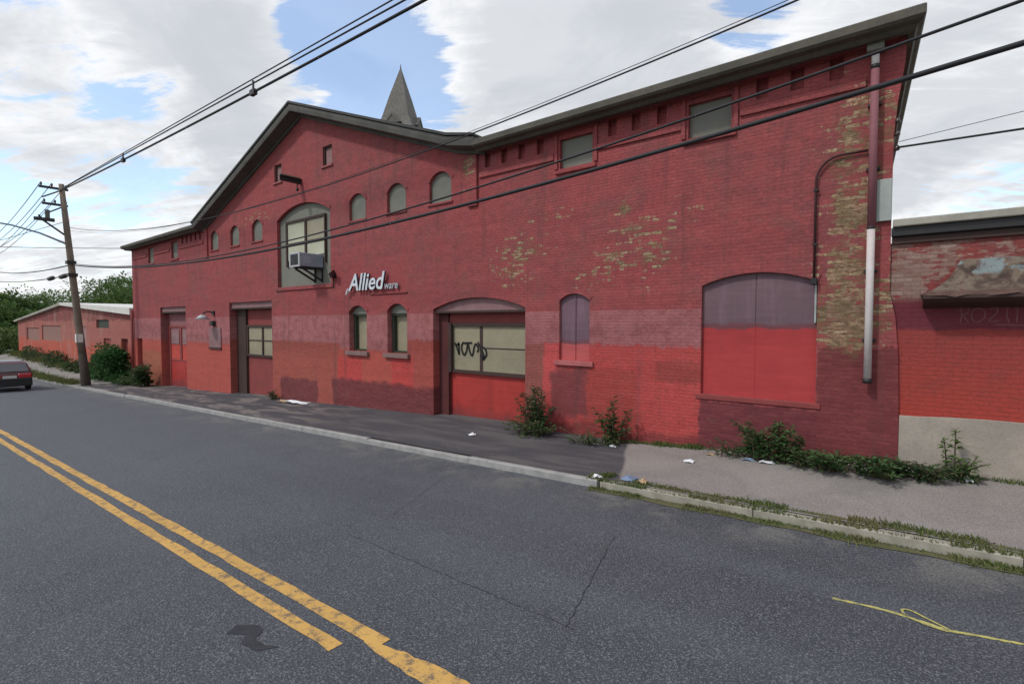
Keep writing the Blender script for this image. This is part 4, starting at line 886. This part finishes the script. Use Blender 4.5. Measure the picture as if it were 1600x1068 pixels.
# street lamp arm carried by the pole: its own thing
c = pl(6.95)
SL = thing('street_lamp', 'street lamp on a long bare arm reaching over the road from the pole', 'street lamp', (c.x, c.y, c.z))
MB().tube([(c.x, c.y, c.z-.05), (c.x, c.y-1.2, c.z+.45), (c.x, c.y-2.3, c.z+.72), (c.x, c.y-3.4, c.z+.82), (c.x, c.y-4.4, c.z+.84)], [.055, .05, .045, .04, .038], 8).build('arm', M['ac_grey'], SL, smooth=True)
MB().box(c.x-.14, c.x+.14, c.y-5.1, c.y-4.35, c.z+.76, c.z+.92).build('lamp_head', M['ac_grey'], SL, .03)
utility_pole('wooden utility pole further along the road to the right, beyond the annex', (8.1, 8.2, z_kerb(8)), (8.1, 8.2, 10.6))
utility_pole('distant wooden utility pole down the road past the parked car', (-76, 7.9, z_kerb(-76)), (-76.1, 7.2, 9.6))
WG = 'overhead wires along the street'
TA = (-37.9, 6.9); TB = (8.1, 8.2)
def wire(pts, r, label, name='overhead_wire', cat='wire', grp=WG):
    o_ = MB().tube(pts, r, 6).build(name, M['wire'], smooth=True); return tag(o_, label, cat, grp)
wire(catenary(9.93, .05, -.2, TA, TB), .018, 'uppermost thin power wire right of the pole')
wire(catenary(9.90, -.2, -.12, TA, TB), .022, 'power wire just above the twisted lower one right of the pole')
low = catenary(9.86, -1.18, .95, TA, TB)
wire(low, .036, 'lowest of the power wires rising right from the pole top, tied by spacers')
o_ = None
for s_ in (.235, .485):
    i = int(s_*40); q = Vector(low[i]); z1_ = 9.90-.2*s_-.12*s_*s_
    t = thing('wire_spacer', 'spacer on the power wires nearer the utility pole' if s_ < .3 else 'spacer on the power wires nearer the gable', 'spacer', q, 'spacers between the power wires')
    MB().tube([(q.x, q.y, q.z-.08), (q.x, q.y, z1_+.08)], .035, 8).build('rod', M['insulator'], t); MB().box(q.x-.14, q.x+.14, q.y-.06, q.y+.06, q.z-.09, q.z+.07).build('clamp', M['black'], t)
CA = (-37.75, 7.3); CB = (8.1, 8.1)
wire(catenary(5.78, -4.82, 5.42, CA, CB, 60), .034, 'thick black telephone cable sagging across the facade')
wire(catenary(5.86, -5.12, 6.32, CA, CB, 60), .020, 'thinner telephone cable just above the thick one across the facade')
wire(catenary(7.87, -7.2, 7.45, CA, CB, 60), .014, 'thin wire crossing the gable under the square windows')
wire(catenary(7.7, -6.6, 7.05, CA, CB, 60), .006, 'faintest thin wire near the top right corner of the warehouse cornice')
LA = (-76.1, 7.3)
for (z0, z1, ym, r_, lb) in [(10.24, 9.75, 6.14, .02, 'outermost power wire running left from the pole top'), (10.24, 9.75, 6.59, .02, 'middle power wire running left from the pole top'), (10.24, 9.75, 7.19, .02, 'innermost power wire running left from the pole top'),
                             (9.34, 8.75, 6.26, .018, 'lower crossarm wire running left from the pole, outer side'), (9.34, 8.75, 6.71, .018, 'lower crossarm wire running left from the pole, inner side')]:
    pts = [(-37.99+(-38.2)*k/30, ym+.25*k/30, z0+(z1-z0)*k/30-3.6*(k/30)*(1-k/30)) for k in range(31)]
    wire(pts, r_, lb)
wire([(-37.8+(-38.3)*k/20, 7.35, 5.82+(2.4)*k/20-2.2*(k/20)*(1-k/20)) for k in range(21)], .035, 'thick telephone cable continuing left from the pole')
wire([(-37.8+(-38.3)*k/20, 7.2, 5.2+(1.9)*k/20-1.6*(k/20)*(1-k/20)) for k in range(21)], .03, 'lower telephone cable continuing left from the pole')
for q, L, lb in [((-39.3, 7.2, 5.20), .7, 'black splice case on the cable close left of the pole'), ((-42.5, 7.2, 5.25), .6, 'smaller black splice case further left on the cable')]:
    t = thing('splice_case', lb, 'cable box', q, 'splice cases on the cable')
    MB().tube([(q[0]-L, q[1], q[2]-.05), (q[0]-L*.8, q[1], q[2]), (q[0]+L*.8, q[1], q[2]+.02), (q[0]+L, q[1], q[2]+.05)], [.05, .13, .13, .05], 10).build('case', M['black'], t, smooth=True)
wire([(-37.15+(-13)*k/20, 9.95-14*k/20, 6.95+.15*k/20-.5*(k/20)*(1-k/20)) for k in range(21)], .018, 'thin wire from the far warehouse cornice corner out over the road')
wire([(-37.9, 7.3, 8.3), (-41, 4.3, 6.9), (-44.5, 1., 5.6), (-48, -2.5, 4.6)], .014, 'thin guy wire slanting down left from the pole across the road')
# service wire from corner insulator
wire([(-.33+k*.5, 9.97-.02*k, 5.2-.12*math.sin(math.pi*k/20)) for k in range(21)], .016, 'black twisted service wire running right from the warehouse corner insulator', grp='service wires right of the warehouse')
wire([(-.33+k*.5, 9.97-.03*k+.6, 5.45+.035*k) for k in range(21)], .005, 'faint thin wire above the annex roof', grp='service wires right of the warehouse')

# ------------------------------------------------------------------ car
def z_at(x): return z_road(x, 4.7)
CX, CY = -37.9, 4.62; CZ = z_at(CX)
CAR = thing('parked_car', 'dark red hatchback seen from behind at the left edge of the road', 'car', (CX, CY, CZ))
prof_c = [(0, .38), (-.02, .62), (.02, .95), (.08, 1.02), (.42, 1.50), (.70, 1.60), (1.9, 1.62), (2.5, 1.50), (3.25, 1.08), (4.1, .92), (4.35, .62), (4.35, .36), (3.9, .28), (.3, .28)]
# body: lofted across the width (tumblehome above the waist); car points to -x, rear face at x = CX
def carpt(u, v, zz):
    hw = .92-(0 if zz < .95 else (zz-.95)*.30); ins = .05 if (u < .05 or u > 4.3) else 0
    return (CX-u, CY+v*(hw-ins), CZ+zz)
def loft(pf, shrink=1.0):
    mb = MB(); vs = [-1, -.85, 0, .85, 1]; n_ = len(pf)
    for v in vs:
        for (u, zz) in pf:
            k = .04 if abs(v) == 1 else 0
            uu = u+(k if u < 2 else -k); z2 = zz-(k*.6 if zz > 1 else 0); mb.v.append(carpt(uu, v*shrink, z2))
    for a in range(4):
        for j in range(n_): mb.f.append((a*n_+j, a*n_+(j+1) % n_, (a+1)*n_+(j+1) % n_, (a+1)*n_+j))
    mb.f.append(tuple(range(n_))); mb.f.append(tuple(4*n_+j for j in range(n_))[::-1]); return mb
body = loft(prof_c).build('body', M['car_red'], CAR, smooth=False)
for p_ in body.data.polygons: p_.use_smooth = False
def cq(pts, name, mat, par=CAR, off=.012):
    return MB().quad(*pts).build(name, mat, par)
mb = MB(); a = Vector(carpt(.085, 0, 1.06)); 
rw = [(.10, -.76, 1.06), (.10, .76, 1.06), (.40, .68, 1.46), (.40, -.68, 1.46)]
MB().quad(*[(CX-u+.03, CY+v, CZ+z+.015) for u, v, z in rw]).build('rear_window', M['car_glass'], CAR)
for s_ in (-1, 1):
    MB().quad(*[(CX-u, CY+s_*(.925-(z-.95)*.30+.006), CZ+z) for u, z in ((.45, 1.05), (.62, 1.46), (1.45, 1.52), (1.45, 1.03))]).build('side_window', M['car_glass'], CAR)
    MB().quad(*[(CX-u, CY+s_*(.925-(z-.95)*.30+.006), CZ+z) for u, z in ((1.55, 1.03), (1.55, 1.52), (2.2, 1.48), (2.9, 1.10))]).build('side_window', M['car_glass'], CAR)
    MB().box(CX-.28, CX+.035, CY+s_*.60-.27, CY+s_*.60+.27, CZ+.72, CZ+.94).build('tail_light', M['tail'], CAR, .03)
    for u in (.72, 3.5):
        w_o = MB().tube([(CX-u, CY+s_*.70, CZ+.33), (CX-u, CY+s_*.90, CZ+.33)], .33, 24).build('wheel', M['tyre'], CAR); MB().tube([(CX-u, CY+s_*.90, CZ+.33), (CX-u, CY+s_*.925, CZ+.33)], .20, 16).build('rim', M['rim'], w_o)
    MB().box(CX-2.55, CX-2.4, CY+s_*1.0-.1, CY+s_*1.0+.1, CZ+.98, CZ+1.12).build('wing_mirror', M['car_red'], CAR, .02)
MB().box(CX-.25, CX+.09, CY-.89, CY+.89, CZ+.27, CZ+.72).build('bumper', M['car_black'], CAR, .04)
MB().box(CX+.0, CX+.045, CY-.27, CY+.27, CZ+.70, CZ+.86).build('number_plate', M['plate'], CAR, .004)
MB().tube([(CX-.1, CY-.5, CZ+.24), (CX+.1, CY-.5, CZ+.24)], .035, 8).build('exhaust', M['rim'], CAR)

# ------------------------------------------------------------------ plants
def leaf(mb, p, d, L, W, rnd):
    d = d.normalized(); s_ = d.cross(Vector((rnd.uniform(-.4, .4), rnd.uniform(-.4, .4), 1)))
    if s_.length < 1e-3: s_ = Vector((1, 0, 0))
    s_.normalize(); up = s_.cross(d)*(.18*W); a = Vector(p)
    i = len(mb.v); m1 = a+d*L*.45
    mb.v += [tuple(a), tuple(m1+s_*W*.5+up), tuple(a+d*L-Vector((0, 0, L*.15))), tuple(m1-s_*W*.5+up)]
    mb.f += [(i, i+1, i+2, i+3)]
def weed(x, y, z, stems, h, spread, leafL, leafW, mat, label, name='weed', seed=1, dens=26, lean=(0, 0), grp='weeds along the foot of the wall', spread_base=.08, wall=9.9):
    rnd = random.Random(seed); t = thing(name, label, 'weed', (x, y, z), grp)
    sm, lm = MB(), MB(); lm.fixn = False
    for k in range(stems):
        a = rnd.uniform(0, 2*math.pi); hh = h*rnd.uniform(.5, 1) if k else h
        ox, oy = rnd.uniform(-1, 1)*spread_base, -abs(rnd.uniform(0, 1))*spread_base*.6
        ex = ox+math.cos(a)*spread*rnd.uniform(.3, 1)*(1 if k else .25)+lean[0]; ey = oy-abs(math.sin(a))*spread*rnd.uniform(.2, .7)*(1 if k else .3)+lean[1]
        pts = [(x+ox+(ex-ox)*q**1.5, y+oy+(ey-oy)*q**1.5, z+hh*(q**.9)*(1-.12*q*q)-.03) for q in [j/7 for j in range(8)]]
        sm.tube(pts, [.012*(1-.75*j/7)+.002 for j in range(8)], 5)
        for j in range(dens):
            q = rnd.uniform(.08, 1.0); f = q*7; i = min(int(f), 6); p = Vector(pts[i]).lerp(Vector(pts[i+1]), f-i)
            b = rnd.uniform(0, 2*math.pi); dd = Vector((math.cos(b), math.sin(b)*.8-.15, rnd.uniform(-.25, .7)))
            br = rnd.uniform(0, .5)*spread*(1.15-q)*.7; p2 = p+Vector((dd.x, dd.y, abs(dd.z)*.5))*br
            if p2.y > wall: p2.y = wall
            s2 = rnd.uniform(.6, 1.25)*(1.1-.45*q); leaf(lm, p2, dd, leafL*s2, leafW*s2, rnd)
            if br > .04 and j % 3 == 0: sm.tube([p, p2], .003, 3)
    sm.build('stem', M['stem'], t); lm.build('leaves', M[mat], t)
    return t
def zg(x, y): return z_walk(x, y)
weed(-6.98, 9.72, zg(-7, 9.72), 13, 1.28, .50, .13, .060, 'leaf_weed_dark', 'tall dark bushy weed at the right end of the garage door', seed=3, dens=70, spread_base=.22)
weed(-6.98, 9.55, zg(-7, 9.5), 14, .50, .95, .13, .05, 'leaf_weed', 'low spreading weed under the tall bushy one by the garage door', seed=4, dens=22, spread_base=.35)
weed(-5.02, 9.70, zg(-5, 9.7), 3, 1.18, .12, .14, .06, 'leaf_weed_dark', 'upright branching weed below and right of the narrow boarded window', seed=6, dens=62)
weed(-5.10, 9.72, zg(-5.1, 9.7), 3, .85, .30, .16, .07, 'leaf_weed', 'left leaning shoot beside the upright branching weed', seed=7, dens=34, lean=(-.28, 0))
weed(-4.95, 9.72, zg(-4.9, 9.7), 3, .88, .25, .13, .06, 'leaf_weed_dark', 'right leaning shoot beside the upright branching weed', seed=8, dens=32, lean=(.26, 0))
weed(-5.3, 9.6, zg(-5.3, 9.6), 14, .36, .55, .10, .035, 'leaf_weed', 'low tufted weed at the foot of the upright branching one', seed=9, dens=16, spread_base=.5)
weed(-1.90, 9.65, zg(-1.9, 9.65), 20, .80, .48, .11, .055, 'leaf_weed', 'round bushy weed below the wide boarded window', seed=12, dens=75, spread_base=.38)
weed(-2.45, 9.7, zg(-2.45, 9.7), 10, .42, .45, .09, .035, 'leaf_weed_dark', 'low straggly weed left of the round bushy one', seed=13, dens=22, spread_base=.4)
weed(-1.15, 9.5, zg(-1.15, 9.5), 18, .42, .45, .10, .045, 'leaf_weed', 'low creeping weed just right of the round bushy one', seed=14, dens=30, spread_base=.42)
weed(-.72, 9.42, zg(-.7, 9.4), 20, .45, .45, .11, .05, 'leaf_weed', 'spreading weed below the lower end of the white drainpipe', seed=15, dens=34, spread_base=.46, lean=(0, -.30))
weed(-.20, 9.45, zg(-.2, 9.45), 18, .36, .45, .10, .04, 'leaf_weed_dark', 'low dark weed at the joint of warehouse and annex', seed=16, dens=30, spread_base=.38)
weed(.06, 9.50, zg(.06, 9.5), 9, .26, .36, .10, .04, 'leaf_weed', 'low trailing weed at the left end of the concrete base', seed=17, dens=22, spread_base=.25)
weed(.42, 9.80, zg(.42, 9.8), 2, .82, .08, .12, .05, 'leaf_bright', 'single tall yellow green shoot against the concrete base', seed=18, dens=40)
weed(.50, 9.75, zg(.5, 9.75), 6, .42, .30, .11, .045, 'leaf_bright', 'leafy weed leaning right at the foot of the tall yellow green shoot', seed=19, dens=26, lean=(.14, 0), spread_base=.12)
weed(.42, 9.68, zg(.42, 9.68), 9, .20, .25, .09, .04, 'leaf_weed_dark', 'small dark weed in front of the concrete base', seed=20, dens=22, spread_base=.2)
weed(-33.5, 9.6, zg(-33.5, 9.6), 16, 1.5, .8, .28, .14, 'leaf_weed_dark', 'dark weed left of the far loading door', seed=21, dens=60, spread_base=.6)
weed(-35.6, 9.5, zg(-35.6, 9.5), 14, .7, .8, .24, .10, 'leaf_weed', 'low weeds before the stone plinth at the far warehouse corner', seed=22, dens=30, spread_base=.9)
weed(-19.7, 9.85, zg(-19.7, 9.85), 8, .45, .25, .12, .05, 'leaf_weed_dark', 'small weed right of the nearer loading door', seed=23, dens=22, spread_base=.15)
def bush(x, y, z, rx, ry, h, n, L, mat, label, name='bush', seed=1, cat='bush', clumps=26, trunk=None, grp=None, zlo=.0):
    rnd = random.Random(seed); t = thing(name, label, cat, (x, y, z), grp); lm = MB(); lm.fixn = False; sm = MB()
    cl = []
    for k in range(clumps):
        a = rnd.uniform(0, 2*math.pi); r_ = math.sqrt(rnd.uniform(0, 1)); zz = rnd.uniform(0, 1)
        sh = math.sqrt(max(.05, 1-(zz*2-1)**2*.8)) if trunk else (1-.45*zz*zz)
        cl.append((Vector((x+math.cos(a)*rx*r_*sh, y+math.sin(a)*ry*r_*sh, z+zlo+(h-zlo)*(.06+.86*zz))), rnd.uniform(.55, 1.0)))
    R0 = min(rx, h)*.36
    for k in range(n):
        c_, s_ = cl[rnd.randrange(clumps)]; v = Vector((rnd.gauss(0, 1), rnd.gauss(0, 1), rnd.gauss(0, 1))); v.normalize()
        p = c_+Vector((v.x, v.y, v.z*.75))*R0*s_*rnd.uniform(.55, 1.05)
        if p.z < z: p.z = z+rnd.uniform(0, .1)
        d = v+Vector((rnd.uniform(-.7, .7), rnd.uniform(-.7, .7), rnd.uniform(-.4, .6))); leaf(lm, p, d, L*rnd.uniform(.6, 1.3), L*.6*rnd.uniform(.6, 1.2), rnd)
    if trunk:
        sm.tube([(x, y, z-.5), (x+.1, y, z+zlo*.6), (x, y+.1, z+zlo), (x+.1, y, z+h*.7)], [trunk, trunk*.8, trunk*.6, trunk*.15], 10)
        for c_, s_ in cl[:12]: sm.tube([(x, y, z+zlo*rnd.uniform(.8, 1.1)), tuple(Vector((x, y, z+zlo)).lerp(c_, .5)+Vector((0, 0, .3))), tuple(c_)], [trunk*.35, trunk*.2, trunk*.05], 6)
        sm.build('trunk', M['bark'], t); lm.build('crown', M[mat], t)
    else:
        for c_, s_ in cl[:10]: sm.tube([(x+rnd.uniform(-.3, .3)*rx, y+rnd.uniform(-.2, .2), z-.05), tuple(c_)], [.03, .008], 5)
        sm.build('stem', M['bark'], t); lm.build('foliage', M[mat], t)
    return t
bush(-40.5, 9.6, z_walk(-40.5, 9.6), 2.6, .7, 2.0, 5200, .22, 'leaf_bush', 'dense dark green bush between the pole and the warehouse corner', seed=2, clumps=40)
for i, (x, h, rx, lb) in enumerate([(-50, .8, 2.2, 'low overgrown clump nearest the pole against the far workshop'), (-58, 1.1, 3.0, 'low overgrown clump at the middle of the far workshop wall'), (-67, 1.2, 3.5, 'low overgrown clump towards the left end of the far workshop')]):
    bush(x, 9.8, z_walk(x, 9.8), rx, .6, h, 900, .22, 'leaf_weed_dark', lb, seed=30+i, grp='overgrown clumps along the workshop')
bush(-83.5, 10.5, -1.2, 3.0, 2.5, 3.4, 2500, .4, 'leaf_tree2', 'pale green bush at the left end of the far workshop', seed=41, clumps=24)
TG = 'trees beyond the workshop'
for i, (x, y, h, rx, zlo, mat, lb, n_) in enumerate([
        (-122, 30, 13.2, 10, 3, 'leaf_tree', 'broad green tree rising behind the white roofed end of the workshop', 6500),
        (-142, 36, 14.0, 8, 3, 'leaf_tree', 'green tree just right of the utility pole behind the workshop', 5000),
        (-100, 27, 9.6, 5, 3, 'leaf_tree', 'smaller green tree nearest the warehouse corner behind the workshop', 3500),
        (-150, 26, 11.2, 11, 2, 'leaf_tree2', 'pale green tree behind the peak of the workshop gable', 5000),
        (-128, 18, 9.0, 9, 1.5, 'leaf_tree2', 'pale bushy tree left of the workshop gable peak', 5000),
        (-120, 15.5, 9.0, 6, 1.5, 'leaf_tree', 'dark green tree behind the left slope of the workshop', 4500),
        (-150, 17, 11.0, 9, 1.5, 'leaf_tree2', 'tall pale tree second from the left edge', 4500),
        (-102, 12, 6.6, 5.5, 1.0, 'leaf_tree', 'dark dense tree filling the left edge beside the workshop', 5500),
        (-118, 9.5, 5.2, 6, .8, 'leaf_tree', 'lowest tree at the left edge over the parked car', 3500)]):
    bush(x, y, -1.9, rx, rx*.8, h, n_, .62, mat, lb, 'tree', 50+i, 'tree', 34, .35, TG, zlo)
# grass strips
def grass(name, path, n, w_, h, label, seed, zf):
    rnd = random.Random(seed); mb = MB(); mb.fixn = False
    dens = [rnd.random() for _ in range(200)]
    for k in range(n):
        q = rnd.random(); i = min(int(q*(len(path)-1)), len(path)-2); f = q*(len(path)-1)-i
        x = path[i][0]+(path[i+1][0]-path[i][0])*f; y = path[i][1]+(path[i+1][1]-path[i][1])*f
        dv = dens[int(abs(x)*3.1) % 200]
        if rnd.random() > .30+.9*dv: continue
        y += rnd.gauss(0, .5)*w_*(.5+dv); z = zf(x, y)-.005; a = rnd.uniform(0, 6.28); hh = h*rnd.uniform(.3, 1.1)*(.5+.8*dv); b = .007*rnd.uniform(.7, 1.8)
        l1, l2 = rnd.uniform(-.7, .7)*hh, rnd.uniform(-.7, .7)*hh
        mb.quad((x-b*math.cos(a), y-b*math.sin(a), z), (x+b*math.cos(a), y+b*math.sin(a), z), (x+l1*.5+b*.6, y+l2*.5, z+hh*.7), (x+l1, y+l2, z+hh))
    return tag(mb.build(name, M['grass']), label, 'grass', kind='stuff')
def zkr(x, y): return z_kerb(x) if y > 7.31 else z_road(x, y)
grass('grass', [(-4.15, 7.28), (12, 7.22)], 16000, .14, .055, 'short weedy grass in the gutter along the right kerb', 1, zkr)
grass('grass', [(-3.6, 7.52), (12, 7.52)], 9000, .07, .05, 'thin grass behind the right kerb', 2, z_walk)
grass('grass', [(-4.9, 9.9), (-.2, 9.9), (9, 9.93)], 5000, .08, .09, 'grass tufts along the foot of the wall', 3, z_walk)
grass('grass', [(-4.25, 7.42), (-3.9, 7.65)], 900, .16, .12, 'grass tuft where the asphalt pavement ends', 4, z_walk)
grass('grass', [(-60, 7.7), (-39, 7.55)], 6000, .35, .25, 'grassy verge by the kerb left of the pole', 5, z_walk)
grass('grass', [(-78, 9.9), (-41, 9.9)], 7000, .4, .4, 'rough grass along the far workshop', 6, z_walk)
# dirt silt in the gutter
mb = ribbon([(x, 7.2+.02*math.sin(x*3)) for x in frange(-4.1, 12, .3)], lambda k: .16+.05*math.sin(k*1.7), z_road, .008); tag(mb.build('gutter_dirt', M['dirt']), kind='structure')
tag(ribbon([(x, 7.5+.01*math.sin(x*5)) for x in frange(-3.8, 12, .25)], lambda k: .055+.03*math.sin(k*2.3), z_walk, .006).build('verge_dirt', M['dirt']), kind='structure')

# ------------------------------------------------------------------ litter
def crumple(x, y, sx, sy, h, mat, label, name, seed, cat='litter', grp='litter on the pavement'):
    rnd = random.Random(seed); mb = MB(); n_ = 5; z = z_walk(x, y)
    for i in range(n_):
        for j in range(n_):
            u, v = i/(n_-1)-.5, j/(n_-1)-.5; ed = 1-max(abs(u), abs(v))*1.6
            mb.v.append((x+u*sx+rnd.uniform(-.12, .12)*sx, y+v*sy+rnd.uniform(-.12, .12)*sy, z+.008+h*max(.0, ed+rnd.uniform(-.3, .5))))
    for i in range(n_-1):
        for j in range(n_-1): a = i*n_+j; mb.f.append((a, a+n_, a+n_+1, a+1))
    o_ = mb.build(name, M[mat]); sm_ = o_.modifiers.new('s', 'SOLIDIFY'); sm_.thickness = .003
    return tag(o_, label, cat, grp)
crumple(-8.15, 8.73, .16, .15, .06, 'litter_white', 'white paper scrap in the middle of the dark pavement', 'paper_scrap', 1)
crumple(-3.13, 8.95, .16, .12, .04, 'litter_white', 'white scrap on the lighter pavement below the wide boarded window', 'paper_scrap', 2)
crumple(-1.95, 9.35, .22, .10, .04, 'litter_white', 'crushed pale wrapper in front of the round bushy weed', 'wrapper', 3)
crumple(-2.25, 9.42, .22, .10, .03, 'litter_blue', 'flattened bluish wrapper left of the round bushy weed', 'wrapper', 4)
crumple(.59, 9.62, .10, .08, .07, 'litter_white', 'bright white scrap right of the yellow green shoot', 'paper_scrap', 5)
crumple(.24, 9.58, .20, .10, .04, 'litter_white', 'torn white wrapper left of the yellow green shoot', 'wrapper', 6)
crumple(-17.6, 9.6, 1.1, .35, .10, 'litter_white', 'flattened white sheet against the wall under the tall arched opening', 'plastic_sheet', 7)
crumple(-18.6, 9.6, .5, .25, .06, 'litter_tan', 'brown cardboard scrap left of the flattened white sheet', 'cardboard_scrap', 8)
crumple(-4.12, 7.44, .16, .10, .06, 'litter_white', 'white crumpled scrap where the pale kerb ends', 'paper_scrap', 9)
crumple(-3.62, 7.62, .20, .26, .05, 'litter_blue', 'blue crumpled scrap behind the kerb by the grass tuft', 'plastic_scrap', 10)
crumple(-3.36, 7.56, .13, .18, .06, 'litter_tan', 'tan crumpled paper on the kerb right of the blue scrap', 'paper_scrap', 11)
crumple(-5.25, 9.42, .12, .07, .03, 'litter_white', 'small pale scrap left of the two below the upright branching weed', 'paper_scrap', 12)
crumple(-4.85, 9.40, .13, .07, .03, 'litter_white', 'small pale scrap right of the upright branching weed base', 'paper_scrap', 13)
crumple(-2.95, 9.55, .14, .08, .03, 'litter_tan', 'small tan scrap in the grass left of the bluish wrapper', 'paper_scrap', 14)
